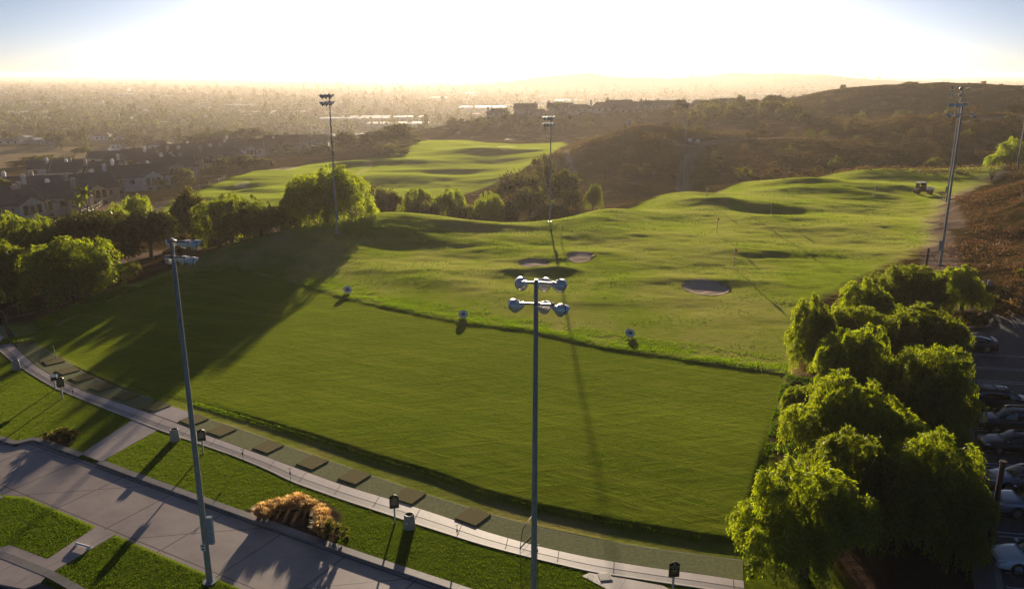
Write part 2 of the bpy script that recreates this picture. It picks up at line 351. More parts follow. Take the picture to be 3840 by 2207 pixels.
# ------------------------------------------------------------------ sky, sun, haze
w = bpy.data.worlds.new("World"); sc.world = w; w.use_nodes = True; nt = w.node_tree
sky = N(nt, 'ShaderNodeTexSky', sky_type='NISHITA'); sky.sun_disc = False
sky.sun_elevation = R(SUN_EL); sky.sun_rotation = R(0.6); sky.air_density = SKY_AIR; sky.dust_density = SKY_DUST; sky.ozone_density = SKY_OZ; sky.altitude = 100
L(nt, sky.outputs[0], nt.nodes['Background'].inputs['Color']); nt.nodes['Background'].inputs['Strength'].default_value = SKY_STR
sun = bpy.data.lights.new("sun", 'SUN'); sun.energy = SUN_STR; sun.angle = R(.55); sun.color = (1.0, .82, .60)
so = bpy.data.objects.new("sun", sun); COL.objects.link(so)
_d = Vector((math.sin(R(.6)) * math.cos(R(SUN_EL)), math.cos(R(.6)) * math.cos(R(SUN_EL)), math.sin(R(SUN_EL))))
so.rotation_euler = _d.to_track_quat('Z', 'Y').to_euler()
sc.view_settings.view_transform = 'Standard'; sc.view_settings.look = 'None'; sc.view_settings.exposure = EXPO; sc.view_settings.gamma = 1; sc.view_settings.use_curve_mapping = False
sc.render.engine = 'CYCLES'
cy = sc.cycles; cy.use_denoising = True; cy.max_bounces = 8; cy.transparent_max_bounces = 8; cy.volume_bounces = 0; cy.diffuse_bounces = 6; cy.transmission_bounces = 5
cy.sample_clamp_indirect = 6
def haze_box():
    m = bpy.data.materials.new("haze_air"); m.use_nodes = True; nt = m.node_tree
    nt.nodes.remove(nt.nodes['Principled BSDF'])
    v = N(nt, 'ShaderNodeVolumePrincipled'); v.inputs['Color'].default_value = (*HAZE_COL, 1); v.inputs['Density'].default_value = HAZE_DEN; v.inputs['Anisotropy'].default_value = HAZE_G
    L(nt, v.outputs[0], nt.nodes['Material Output'].inputs['Volume'])
    o = MB().box((0, 0, (HAZE_TOP - 42.6) / 2), (180000, 180000, HAZE_TOP + 42.6)).build('haze', m)
    tag(o, 'warm evening haze lying over the plain and the hills', kind='stuff')
if HAZE_DEN > 0: haze_box()
# ------------------------------------------------------------------ ground
def ground_material():
    m, nt, p = mat("ground_cover"); geo = N(nt, 'ShaderNodeNewGeometry').outputs['Position']
    def at_(n):
        a = N(nt, 'ShaderNodeAttribute'); a.attribute_name = n; return a.outputs['Fac']
    n1 = noise(nt, geo, .9, 6, .65); n2 = noise(nt, geo, .11, 4, .6); n3 = noise(nt, geo, .018, 4, .6); nf = noise(nt, geo, 6, 4, .7)
    ns = noise(nt, geo, .45, 5, .65, (1.0, .35, 1))
    # dry scrub hillsides
    scrub = mixc(nt, ramp(nt, n2, [(.3, (0, 0, 0)), (.7, (1, 1, 1))]), (.060, .032, .015), (.18, .098, .045))
    scrub = mixc(nt, ramp(nt, n1, [(.42, (0, 0, 0)), (.58, (1, 1, 1))]), scrub, (.060, .055, .016))
    scrub = mixc(nt, ramp(nt, n2, [(.60, (0, 0, 0)), (.72, (.8, .8, .8))]), scrub, (.30, .20, .12))
    # the plain: gardens, streets, roofs as a fine mottle
    pl = mixc(nt, noise(nt, geo, .02, 6, .7), (.045, .045, .028), (.14, .115, .085))
    c = mixc(nt, at_('plain'), scrub, pl)
    fld = mixc(nt, noise(nt, geo, .12, 6, .7, (.35, 1, 1)), (.20, .14, .09), (.55, .42, .25))
    c = mixc(nt, at_('field'), c, fld)
    fair = mixc(nt, ns, (.045, .088, .012), (.095, .145, .024)); fair = mixc(nt, math_(nt, 'MULTIPLY', n2, .7), fair, (.13, .13, .045))
    c = mixc(nt, at_('fair'), c, fair)
    # range turf: worn, straw and green in patches
    rg = mixc(nt, ramp(nt, ns, [(.3, (0, 0, 0)), (.75, (1, 1, 1))]), (.040, .095, .005), (.115, .170, .018))
    rg = mixc(nt, ramp(nt, noise(nt, geo, .06, 5, .65, (1, .6, 1)), [(.40, (0, 0, 0)), (.58, (.92, .92, .92))]), rg, (.30, .22, .105))
    rg = mixc(nt, ramp(nt, noise(nt, geo, .33, 5, .7, (1, .5, 1)), [(.60, (0, 0, 0)), (.72, (.6, .6, .6))]), rg, (.15, .10, .05))
    c = mixc(nt, at_('turf'), c, rg)
    lw = mixc(nt, noise(nt, geo, 1.6, 6, .7, (1, .45, 1)), (.020, .052, .004), (.055, .092, .008))
    lw = mixc(nt, math_(nt, 'MULTIPLY', ramp(nt, n2, [(.45, (0, 0, 0)), (.75, (1, 1, 1))]), .5), lw, (.10, .10, .022))
    c = mixc(nt, at_('lawn'), c, lw)
    te = mixc(nt, noise(nt, geo, 1.2, 6, .7, (.35, 1.0, 1)), (.026, .066, .004), (.066, .112, .008))
    mp = N(nt, 'ShaderNodeMapping'); mp.inputs['Rotation'].default_value = (0, 0, R(24)); L(nt, geo, mp.inputs['Vector'])
    te = mixc(nt, math_(nt, 'MULTIPLY', ramp(nt, noise(nt, mp.outputs[0], .5, 5, .65, (.12, 1, 1)), [(.48, (0, 0, 0)), (.70, (1, 1, 1))]), .85), te, (.17, .175, .024))
    te = mixc(nt, math_(nt, 'MULTIPLY', ramp(nt, n2, [(.4, (0, 0, 0)), (.65, (1, 1, 1))]), .6), te, (.014, .030, .003))
    m2 = N(nt, 'ShaderNodeMapping'); m2.inputs['Rotation'].default_value = (0, 0, R(-14)); L(nt, geo, m2.inputs['Vector'])
    m3 = N(nt, 'ShaderNodeMapping'); m3.inputs['Rotation'].default_value = (0, 0, R(30)); L(nt, geo, m3.inputs['Vector'])
    sk = math_(nt, 'MAXIMUM', noise(nt, m2.outputs[0], 1.5, 5, .7, (.10, 1, 1)), noise(nt, m3.outputs[0], 1.9, 5, .7, (.09, 1, 1)))
    te = mixc(nt, math_(nt, 'MULTIPLY', ramp(nt, sk, [(.52, (0, 0, 0)), (.68, (1, 1, 1))]), .5), te, (.14, .17, .020))
    te = mixc(nt, math_(nt, 'MULTIPLY', ramp(nt, noise(nt, m2.outputs[0], 1.1, 5, .7, (.16, 1, 1)), [(.54, (0, 0, 0)), (.66, (1, 1, 1))]), .6), te, (.014, .034, .003))
    c = mixc(nt, at_('tee'), c, te)
    dirt = mixc(nt, n1, (.17, .12, .085), (.34, .25, .18))
    c = mixc(nt, at_('dirt'), c, dirt)
    sand = mixc(nt, n1, (.48, .37, .28), (.68, .53, .40))
    c = mixc(nt, at_('sand'), c, sand)
    mul = mixc(nt, nf, (.040, .028, .020), (.095, .064, .046))
    c = mixc(nt, at_('mulch'), c, mul)
    L(nt, c, p.inputs['Base Color']); p.inputs['Roughness'].default_value = .85; p.inputs['Specular IOR Level'].default_value = 0.0
    gr = math_(nt, 'MAXIMUM', math_(nt, 'MAXIMUM', at_('turf'), at_('fair')), math_(nt, 'MAXIMUM', at_('lawn'), at_('tee')))
    L(nt, math_(nt, 'MULTIPLY', gr, SHEEN), p.inputs['Sheen Weight']); p.inputs['Sheen Roughness'].default_value = .45; p.inputs['Sheen Tint'].default_value = (.70, .85, .06, 1)
    hgt = math_(nt, 'ADD', math_(nt, 'MULTIPLY', noise(nt, geo, 5, 5, .75, (1, .6, 1)), .10), math_(nt, 'MULTIPLY', noise(nt, geo, 1.1, 5, .7), .18))
    hgt = math_(nt, 'ADD', hgt, math_(nt, 'MULTIPLY', n2, math_(nt, 'MULTIPLY', math_(nt, 'SUBTRACT', 1.0, gr), 2.2)))
    hgt = math_(nt, 'ADD', hgt, math_(nt, 'MULTIPLY', math_(nt, 'MULTIPLY', sk, at_('tee')), .22))
    bump(nt, p, hgt, .6, 1.0)
    return m
GROUND = ground_material()
FAIR = [G([(400, 512), (420, 490), (470, 468), (540, 448), (620, 425), (760, 398), (905, 394), (930, 390), (1010, 372), (1020, 352), (1060, 345), (1130, 352), (1200, 362), (1290, 366), (1390, 362), (1402, 372), (1370, 395), (1330, 420), (1290, 440), (1180, 462), (1100, 485), (900, 490), (740, 500), (690, 530), (500, 560), (420, 560)], -9.3)]
FIELD = [tuple(hit(x, y)[:2]) for x, y in [(-60, 367), (60, 364), (180, 363), (310, 366), (345, 378), (320, 392), (200, 400), (60, 412), (-60, 422)]]
def ribbon(pts, w): return pts, w
DIRT = [([tuple(hit(x, y)[:2]) for x, y in q], wd) for q, wd in (
    ([(700, 590), (690, 568), (705, 548), (722, 535)], 2.6), ([(880, 432), (905, 418), (915, 404), (900, 396)], 3.0), ([(960, 352), (1000, 360), (1045, 342), (1120, 350), (1200, 362), (1250, 372)], 1.4),
    ([(1132, 306), (1140, 318), (1134, 330)], 3.0), ([(1690, 470), (1688, 440), (1700, 400), (1716, 372), (1730, 355), (1790, 350)], 3.5), ([(1780, 350), (1850, 343), (1960, 340), (2040, 345)], 5.0),
    ([(2380, 300), (2440, 294), (2533, 287), (2600, 280)], 6.0), ([(2325, 745), (2345, 728), (2350, 700), (2330, 660), (2322, 600), (2300, 540)], 4.5), ([(2333, 745), (2380, 760), (2420, 770)], 4.0), ([(2350, 560), (2330, 500), (2390, 460), (2470, 425)], 5.0),
    ([(255, 662), (330, 638), (420, 622), (520, 602)], 7.0), ([(0, 735), (40, 712), (100, 690)], 2.2), ([(330, 545), (370, 520), (400, 500)], 5.0), ([(215, 540), (260, 515), (300, 498)], 4.0),
    ([(1900, 560), (1930, 553)], .5))]
def build_ground():
    r = [10.0]
    while r[-1] < 90000:
        q = r[-1]; k = .0042 if q < 260 else (.0052 if q < 700 else (.014 if q < 6000 else .05)); r.append(q * (1 + k))
    r = np.array(r); th = np.concatenate([np.linspace(-62, -36, 90)[:-1], np.linspace(-36, 36, 301)[:-1] , np.linspace(36, 62, 90)])
    th = np.concatenate([np.linspace(-62, -36, 80)[:-1], np.linspace(-36, 36, 331)[:-1], np.linspace(36, 62, 80)])
    T, RR = np.meshgrid(np.radians(th), r); X = (RR * np.sin(T)).ravel(); Y = (RR * np.cos(T)).ravel()
    Z = H(X, Y); nr, nc = T.shape
    dist = np.hypot(X, Y); nz = 1.2 * fbm(X / 3, Y / 3)
    soft = lambda d, s: sst(s, -s, d)
    at_ = {}
    at_['plain'] = sst(600, 760, Y + 40 * fbm(X / 60, Y / 60))
    at_['field'] = soft(bsd(FIELD, X, Y, 40) + 6 * fbm(X / 20, Y / 20), 6.0)
    fa = bsd(FAIR[0], X, Y, 20); at_['fair'] = soft(fa + nz, 1.5)
    rg = bsd(RANGE, X, Y, 12); tw = .35 + 1.1 * sst(56, 80, Y); at_['turf'] = sst(1, -1, (rg + 2.0 * nz * sst(60, 140, Y)) / tw)
    # lawns fill the near ground round the paths
    ln = (Y < 64 + .0 * X) & (X < at(1850, 1400)[0] + .6) & (rg > -30); 
    lawn = sst(-.35, .05, rg) * sst(66, 60, Y + .15 * X) * sst(17.6, 16.4, X - .05 * (Y - 36))
    at_['lawn'] = lawn
    te = bsd(TEE, X, Y); at_['tee'] = soft(te, .2)
    d = np.zeros(len(X))
    for pts, wd in DIRT:
        P = np.array(pts); m = (X > P[:, 0].min() - 9) & (X < P[:, 0].max() + 9) & (Y > P[:, 1].min() - 9) & (Y < P[:, 1].max() + 9)
        if m.any(): d[m] = np.maximum(d[m], sst(wd * .62, wd * .38, sdist(pts, X[m], Y[m], False) + .35 * nz[m]))
    at_['dirt'] = d
    sa = np.zeros(len(X))
    for cx, cy, rx, ry in BUNK:
        e = np.sqrt(((X - cx) / rx) ** 2 + ((Y - cy) / ry) ** 2) + .34 * vnoise(X * .28 + 4, Y * .4)
        sa = np.maximum(sa, sst(.985, .95, e))
    for px, py, rx, ry in ((700, 419, 34, 4.5), (600, 455, 17, 6), (1400, 373, 9, 9), (1345, 405, 10, 8), (1255, 363, 22, 2.0), (600, 462, 22, 3)):
        c, ex, ey = hit(px, py), hit(px + rx, py), hit(px, py - ry)
        e = np.sqrt(((X - c[0]) / abs(ex[0] - c[0])) ** 2 + ((Y - c[1]) / max(1.5, abs(ey[1] - c[1]))) ** 2) + .25 * vnoise(X * .15, Y * .15)
        sa = np.maximum(sa, sst(1.0, .85, e))
    at_['sand'] = sa
    at_['mulch'] = np.maximum(soft(bsd(BED1, X, Y), .12), np.maximum(soft(bsd(BED2, X, Y), .15), sst(17.0, 17.8, X) * sst(1.4, .6, abs(X - 21.5 - .48 * (Y - 37)) - 6) * sst(72, 66, Y) * (1 - at_['turf'])))
    at_['lawn'] = at_['lawn'] * (1 - at_['mulch']); at_['turf'] = at_['turf'] * (1 - sa)
    idx = np.arange(nr * nc).reshape(nr, nc)
    Q = np.stack([idx[:-1, :-1], idx[:-1, 1:], idx[1:, 1:], idx[1:, :-1]], -1).reshape(-1, 4)
    qc = lambda a: a[Q].mean(1)
    zone = np.zeros(len(Q), int)
    qt, qf, ql, qe, qs, qm = qc(at_['turf']), qc(at_['fair']), qc(at_['lawn']), qc(at_['tee']), qc(at_['sand']), qc(at_['mulch'])
    qx, qy = qc(X), qc(Y)
    zone[qf > .5] = 1; zone[qt > .5] = 2; zone[ql > .5] = 3; zone[qe > .5] = 4; zone[(qs > .5)] = 5; zone[qm > .5] = 6
    zone[(zone == 0) & (qy > 700)] = 7
    zone[(zone == 0) & (qx > .28 * qy) & (qy > 225) | (zone == 0) & (qx > 35) & (qy > 225)] = 8
    V = np.stack([X, Y, Z], 1)
    names = ['ground', 'fairway', 'range_ground', 'lawn', 'tee_ground', 'bunker_sand', 'mulch_bed', 'valley_ground', 'hillside_ground']
    for k, nm in enumerate(names):
        q = Q[zone == k]
        if not len(q): continue
        u, inv = np.unique(q, return_inverse=True)
        me = np_mesh(nm, V[u], inv.reshape(q.shape), GROUND, True, attrs={a: v[u] for a, v in at_.items()})
        tag(link(nm, me), kind='structure')
build_ground()
# ------------------------------------------------------------------ paving
def concrete(name, c, joints):
    """joints: list of (angle deg, spacing m, width m, offset) in plan, drawn as tooled grooves"""
    m, nt, p = mat(name); geo = N(nt, 'ShaderNodeNewGeometry').outputs['Position']
    c1 = mixc(nt, ramp(nt, noise(nt, geo, .28, 6, .7), [(.3, (0, 0, 0)), (.7, (1, 1, 1))]), tuple(v * .66 for v in c), tuple(v * 1.2 for v in c))
    c1 = mixc(nt, math_(nt, 'MULTIPLY', noise(nt, geo, 9, 4, .7), .35), c1, tuple(v * .6 for v in c))
    st = ramp(nt, noise(nt, geo, .8, 6, .7, (1, .4, 1)), [(.58, (0, 0, 0)), (.72, (.55, .55, .55))]); c1 = mixc(nt, st, c1, tuple(v * .55 for v in c))
    tot = None
    for ang, sp, wd, off in joints:
        mp = N(nt, 'ShaderNodeMapping'); mp.inputs['Rotation'].default_value = (0, 0, R(ang)); L(nt, geo, mp.inputs['Vector'])
        sx = N(nt, 'ShaderNodeSeparateXYZ'); L(nt, mp.outputs[0], sx.inputs[0])
        a = math_(nt, 'PINGPONG', math_(nt, 'ADD', sx.outputs['X'], off), sp / 2); a = math_(nt, 'LESS_THAN', a, wd)
        tot = a if tot is None else math_(nt, 'MAXIMUM', tot, a)
    if tot is not None: c1 = mixc(nt, math_(nt, 'MULTIPLY', tot, .8), c1, tuple(v * .16 for v in c))
    L(nt, c1, p.inputs['Base Color']); p.inputs['Roughness'].default_value = .52; p.inputs['Specular IOR Level'].default_value = .5
    bump(nt, p, noise(nt, geo, 14, 4, .7), .35, .01); return m
def along(pts, n):
    P = np.array(pts); s = np.concatenate([[0], np.cumsum(np.hypot(*np.diff(P, axis=0).T))]); t = np.linspace(0, s[-1], n)
    # light smoothing of the traced outline
    x, y = np.interp(t, s, P[:, 0]), np.interp(t, s, P[:, 1])
    for _ in range(3): x[1:-1] = (x[:-2] + 2 * x[1:-1] + x[2:]) / 4; y[1:-1] = (y[:-2] + 2 * y[1:-1] + y[2:]) / 4
    return np.stack([x, y], 1), t
ax = np.array(KERB1[8]) - np.array(KERB1[11]); DANG = math.degrees(math.atan2(ax[1], ax[0]))   # long axis of the driveway
M_DRIVE = concrete('driveway_concrete', (.45, .355, .31), [(-DANG, 4.6, .045, 1.1), (-DANG + 90, 4.4, .045, 1.6), (-DANG + 52, 6.2, .035, .4)])
M_KERB = concrete('kerb_concrete', (.30, .255, .235), [(-DANG, 3.0, .012, 0)])
M_WALK = concrete('walk_concrete', (.47, .385, .345), [(-DANG, 1.8, .014, .2)])
M_ASPH = simple('asphalt', (.095, .09, .088), .85, var=.35, scale=2.5, bmp=.01)
M_BAND = concrete('aggregate_band', (.29, .245, .235), [])
M_PATH = concrete('path_concrete', (.60, .49, .44), [])
M_EDGE = concrete('path_edge', (.66, .55, .47), [])
M_JOINT = simple('joint_filler', (.06, .05, .045), .9)
def flat(name, poly, z, m, thick=None, label=None):
    b = MB()
    if thick: b.prism(poly, z - thick, z)
    else: b.add([(x, y, z) for x, y in poly], [tuple(range(len(poly)))])
    me = b.build(name, m); bm = bmesh.new(); bm.from_mesh(me.data); bmesh.ops.triangulate(bm, faces=[f for f in bm.faces if len(f.verts) > 4]); bmesh.ops.recalc_face_normals(bm, faces=bm.faces); bm.to_mesh(me.data); bm.free()
    return tag(me, label, kind='structure')
def resample(poly_px): return poly_px
flat('driveway', DRIVE, -.115, M_DRIVE, None)
for o in [bpy.data.objects['driveway']]:
    pass
flat('walkway', CROSS, .012, M_WALK, .2)
flat('sidewalk', WALK2, .012, M_WALK, .2)
flat('road', ROAD, -.11, M_ASPH)
flat('parking_lot', LOT, -.11, M_ASPH)
def ribbon(name, A, B, n, z, m, t0=0.0, t1=1.0, th=.15):
    """a strip of paving between two traced edges, from fraction t0 to t1 across"""
    (a, _), (b, _) = along(A, n), along(B, n)
    p, q = a * (1 - t0) + b * t0, a * (1 - t1) + b * t1
    V = [(x, y, z) for x, y in p] + [(x, y, z) for x, y in q] + [(x, y, z - th) for x, y in p] + [(x, y, z - th) for x, y in q]
    Fc = []
    for i in range(n - 1):
        Fc += [(i, i + 1, n + i + 1, n + i), (2 * n + i, 2 * n + i + 1, i + 1, i), (n + i, n + i + 1, 3 * n + i + 1, 3 * n + i)]
    o = MB().add(V, Fc).build(name, m)
    bm = bmesh.new(); bm.from_mesh(o.data); bmesh.ops.recalc_face_normals(bm, faces=bm.faces); bm.to_mesh(o.data); bm.free()
    return tag(o, kind='structure')
NP = 160
ribbon('path', PATH_UP, PATH_LO, NP, .030, M_PATH, 0, .52)
ribbon('path_band', PATH_UP, PATH_LO, NP, .024, M_BAND, .52, .88)
ribbon('path_edging', PATH_UP, PATH_LO, NP, .034, M_EDGE, .88, 1.0)
# tooled joints across the path: part of the paving, one sheet
(a, sa_), (b, _) = along(PATH_UP, NP), along(PATH_LO, NP); jb = MB()
for s in np.arange(1.2, sa_[-1], 3.05):
    i = min(int(s / sa_[-1] * (NP - 1)), NP - 2); p, q = a[i], a[i] * .1 + b[i] * .9; d = (a[i + 1] - a[i]) / np.hypot(*(a[i + 1] - a[i])) * .016
    jb.add([(*(p - d), .0365), (*(p + d), .0365), (*(q + d), .0365), (*(q - d), .0365)], [(0, 1, 2, 3)])
tag(jb.build('path_joint', M_JOINT), kind='structure')
# pad between the path and the mats
flat('path_pad', G([(371, 1021), (424, 1005), (481, 1025), (437, 1045)]), .031, M_PATH, .1)
# artificial turf strip the mats lie on, and the white string edge
M_STRIP = simple('strip_turf', (.235, .245, .10), .95, var=.25, scale=5, bmp=.01, spec=.1)
i0 = 16
def strip(name, A, B, n, z, m, th=.1):
    (a, _), (b, _) = along(A, n), along(B, n); return ribbon(name, A, B, n, z, m, 0, 1, th)
UPL = MAT_UP[:9]; LOL = PATH_UP[:8]
ribbon('turf_strip', UPL, LOL, 60, .022, M_STRIP, 0, .96, .1)
ribbon('turf_strip', MAT_UP[9:], PATH_UP[8:], 110, .022, M_STRIP, 0, .97, .1)
M_LINE = simple('pale_edging', (.42, .42, .40), .8)
ribbon('strip_edging', UPL[3:], LOL[3:], 60, .028, M_LINE, -.035, .0, .1)
ribbon('strip_edging', MAT_UP[9:], PATH_UP[8:], 110, .026, M_LINE, -.02, .0, .1)
# kerbs
def kerb(name, pts, w, z0, z1, m, side=1):
    (a, s) = along(pts, max(8, int(len(pts) * 8))); d = np.gradient(a, axis=0); d /= np.hypot(d[:, 0], d[:, 1])[:, None]; nr = np.stack([-d[:, 1], d[:, 0]], 1) * side
    a = a - nr * .13; b = a + nr * (w + .19); n = len(a); V = [(x, y, z1) for x, y in a] + [(x, y, z1 + .004) for x, y in b] + [(x, y, z0) for x, y in a] + [(x, y, z0) for x, y in b]
    Fc = []
    for i in range(n - 1): Fc += [(i, i + 1, n + i + 1, n + i), (2 * n + i, 2 * n + i + 1, i + 1, i), (n + i, n + i + 1, 3 * n + i + 1, 3 * n + i)]
    o = MB().add(V, Fc).build(name, m); bm = bmesh.new(); bm.from_mesh(o.data); bmesh.ops.recalc_face_normals(bm, faces=bm.faces); bm.to_mesh(o.data); bm.free(); return tag(o, kind='structure')
kerb('kerb', KERB1[:6], .28, -.3, .03, M_KERB)
kerb('kerb', KERB1[6:], .28, -.3, .03, M_KERB)
kerb('kerb', KERB2, .3, -.3, .022, M_KERB)
LOTEDGE = G([(2378, 850), (2372, 900), (2405, 1080), (2440, 1250), (2476, 1456), (2500, 1600)])
kerb('kerb', LOTEDGE, .2, -.3, .03, M_KERB, -1)
kerb('kerb', G([(2386, 810), (2410, 808), (2440, 807), (2456, 800), (2452, 785), (2440, 768)]), .2, -.3, .03, M_KERB, 1)
kerb('kerb', G([(2440, 766), (2480, 769), (2533, 776), (2640, 787)]), .2, -.3, .03, M_KERB, 1)
M_SLABWALK = concrete('side_walk', (.13, .12, .115), [(20, 2.4, .012, 0)])
lw_ = [np.array(p) for p in LOTEDGE]
ribbon('lot_walk', [tuple(p + np.array((-.2, 0))) for p in lw_], [tuple(p + np.array((-1.25, .2))) for p in lw_], 40, .035, M_SLABWALK)
# bay lines of the car park, pairs of white lines square to its edge
M_PAINT = simple('bay_paint', (.55, .55, .54), .8, var=.3, scale=8)
def bays():
    b = MB(); e0, e1 = np.array(at(2372, 900)[:2]), np.array(at(2476, 1456)[:2]); d = (e1 - e0) / np.hypot(*(e1 - e0)); nrm = np.array((-d[1], d[0]));
    if nrm[0] < 0: nrm = -nrm
    nrm = np.array((.985, -.17)) * 1.0
    for py in (872, 904, 943, 983, 1020, 1060, 1110, 1150, 1200, 1262, 1322, 1410, 1452):
        t = np.interp(py, [850, 900, 1080, 1250, 1456], [0, 1, 2, 3, 4]); k = int(min(t, 3)); f = t - k
        p = np.array(LOTEDGE[k]) * (1 - f) + np.array(LOTEDGE[k + 1]) * f + nrm * .35
        for off in (-.22, .22):
            o = np.array((-nrm[1], nrm[0])) * off; wv = np.array((-nrm[1], nrm[0])) * .05
            q = p + o; r_ = q + nrm * 5.1
            b.add([(*(q - wv), -.103), (*(r_ - wv), -.103), (*(r_ + wv), -.103), (*(q + wv), -.103)], [(0, 1, 2, 3)])
        o = np.array((-nrm[1], nrm[0])); q = p + nrm * 5.1
        b.add([(*(q - o * .27), -.1025), (*(q - o * .27 + nrm * .09), -.1025), (*(q + o * .27 + nrm * .09), -.1025), (*(q + o * .27), -.1025)], [(0, 1, 2, 3)])
    for (x0, y0), (x1, y1) in (((2486, 775), (2511, 808)), ((2495, 776), (2519, 807))):
        p, q = np.array(at(x0, y0)[:2]), np.array(at(x1, y1)[:2]); b.add([(*p, -.103), (p[0] + .1, p[1], -.103), (q[0] + .1, q[1], -.103), (*q, -.103)], [(0, 1, 2, 3)])
    tag(b.build('bay_marking', M_PAINT), kind='structure')
bays()

# ------------------------------------------------------------------ flood light poles
M_POLE = simple('pole_steel', (.28, .305, .34), .5, .2, .15, 5)
M_ALU = simple('lamp_aluminium', (.84, .80, .75), .36, .45, .06, 12)
M_RIM = simple('lamp_rim', (.05, .05, .055), .5)
M_GLASSL = simple('lamp_glass', (.16, .18, .21), .08, 0, .05, spec=.8)
M_BOX = simple('cabinet_steel', (.28, .34, .42), .8, .0)
M_WHITE = simple('white_paint', (.86, .85, .82), .5)
M_BLACK = simple('black_paint', (.018, .017, .017), .38)
M_STEELB = simple('arm_steel', (.26, .22, .19), .45, .6)
def lamp_mesh():
    """flood light looking along +Y: bowl reflector open to the front, hood, yoke"""
    Mx = Matrix.Rotation(R(-90), 4, 'X')     # z of the profile -> +y
    bowl = MB().lathe([(.02, -.30), (.10, -.30), (.115, -.20), (.19, -.12), (.255, -.01), (.285, .10)], Mx, 22)
    b2 = MB().lathe([(.285, .10), (.30, .105), (.30, .135), (.284, .135)], Mx, 22)
    hood = MB(); n = 16; vs = []
    for k in range(n + 1):
        a = R(-25 + 230 * k / n); fr = .12 + .16 * max(0, math.sin(a)) ** .7
        vs += [(.293 * math.cos(a), .13, .293 * math.sin(a)), (.283 * math.cos(a), .13 + fr, .283 * math.sin(a))]
    hood.add(vs, [(2 * k, 2 * k + 1, 2 * k + 3, 2 * k + 2) for k in range(n)], 0, True)
    gl = MB().lathe([(.001, .118), (.28, .118)], Mx, 22)
    neck = MB().tube((0, -.29, .0), (0, -.44, .05), .085, .07, 12).box((0, -.44, .12), (.10, .12, .2))
    return [(n_, b_.build(n_, m_, mesh_only=True), m_) for n_, b_, m_ in (('lamp_bowl', bowl, M_ALU), ('lamp_rim', b2, M_RIM), ('lamp_hood', hood, M_ALU), ('lamp_glass', gl, M_GLASSL), ('lamp_neck', neck, M_ALU))]
LAMP = lamp_mesh()
def add_lamp(parent, p, yaw, down):
    o = link('flood_lamp', LAMP[0][1], parent); o.location = p; o.rotation_euler = (-R(down), 0, yaw)
    for n_, me, m_ in LAMP[1:]: link(n_, me, o)
    return o
def pole(base, h, r0, r1, rows, label, box=None, rz=0, arm=1.05, notice=False, lamps=None, sc_=1.0):
    """rows: list of (height below the top, arm yaw, [(x along arm, yaw, down)])"""
    t = empty('floodlight_pole', base, 0, label, 'light pole', 'floodlight poles round the driving range')
    MB().tube((0, 0, -.3), (0, 0, h), r0, r1, 14).tube((0, 0, h), (0, 0, h + .05), r1 * 1.15, r1 * .9, 14).build('pole_shaft', M_POLE, t)
    if h > 8: MB().tube((0, 0, 0), (0, 0, .04), r0 * 2.1, r0 * 2.1, 16).build('base_plate', M_POLE, t)
    for dz, yaw, ls in rows:
        ca, sa = math.cos(yaw), math.sin(yaw); z = h - dz; off = r1 + .06
        xs = [l[0] for l in ls]; lo, hi = min(xs) - .12, max(xs) + .12
        a = MB().box(((lo + hi) / 2, 0, 0), (hi - lo, .07, .09)).box((0, off / 2 - .02, 0), (.16, off + .1, .14)).build('cross_arm', M_STEELB, t)
        a.location = (sa * off, -ca * off, z); a.rotation_euler = (0, 0, yaw)
        for l in ls:
            x, ly, dn = l[:3]; k_ = .40 * sc_
            o = add_lamp(t, (sa * off + ca * x - math.sin(ly) * k_, -ca * off + sa * x + math.cos(ly) * k_, z - .17 * sc_ - .30 * sc_ * math.sin(R(dn))), ly, dn)
            o.scale = (sc_,) * 3
    if box:
        bz, by_, bh = box
        o = MB().box((0, 0, 0), (.26, .22, bh)).box((0, -.113, 0), (.20, .006, bh * .8), mi=0).build('control_box', M_BOX, t, bevel=.012); o.location = (math.cos(by_) * (r0 + .14), math.sin(by_) * (r0 + .14), bz)
    if notice:
        nb = MB().box((0, 0, 0), (.24, .012, .36)).build('notice', M_WHITE, t); nb.location = (-.07, -r0 - .02, 2.1)
        M_BLUE = simple('notice_ink', (.03, .14, .30), .6)
        for zz in (.09, -.09): MB().box((0, -.009, zz), (.13, .006, .10)).build('notice_print', M_BLUE, nb)
    return t
b1 = at(519, 1438)
h1 = ztop(591, b1[1])
pole(b1, h1, .165, .085, [(.08, R(-8), [(-.14, R(-8), 12), (.34, R(-46), 10), (.80, R(-54), 8)]), (.80, R(-8), [(-.26, R(4), 18), (.16, R(-52), 14), (.56, R(-62), 18)])],
     'tall grey floodlight pole standing on the lower lawn beside the driveway, blue notices on it', (2.9, R(20), 1.5), notice=True, sc_=.74)
b2y = 33.2; b2 = aty(1320, 1456, b2y); b2 = np.array([(1320 - CX) / F * (b2y * CP + CAMH * SP), b2y, 0]); b2[0] = b2[0]
h2 = ztop(693, b2y); b2[0] = (1320 - CX) / F * (b2y * CP - (h2 - CAMH) * SP) * 1.12
pole(b2, h2, .15, .095, [(.06, R(-9), [(-.46, R(14), 6), (.14, R(-26), 6), (.74, R(-34), 8)]), (1.0, R(-9), [(-.56, R(34), 8), (.12, R(-30), 14), (.68, R(-56), 22)])],
     'nearest floodlight pole, upright in the middle foreground with two rows of three lamps', None)
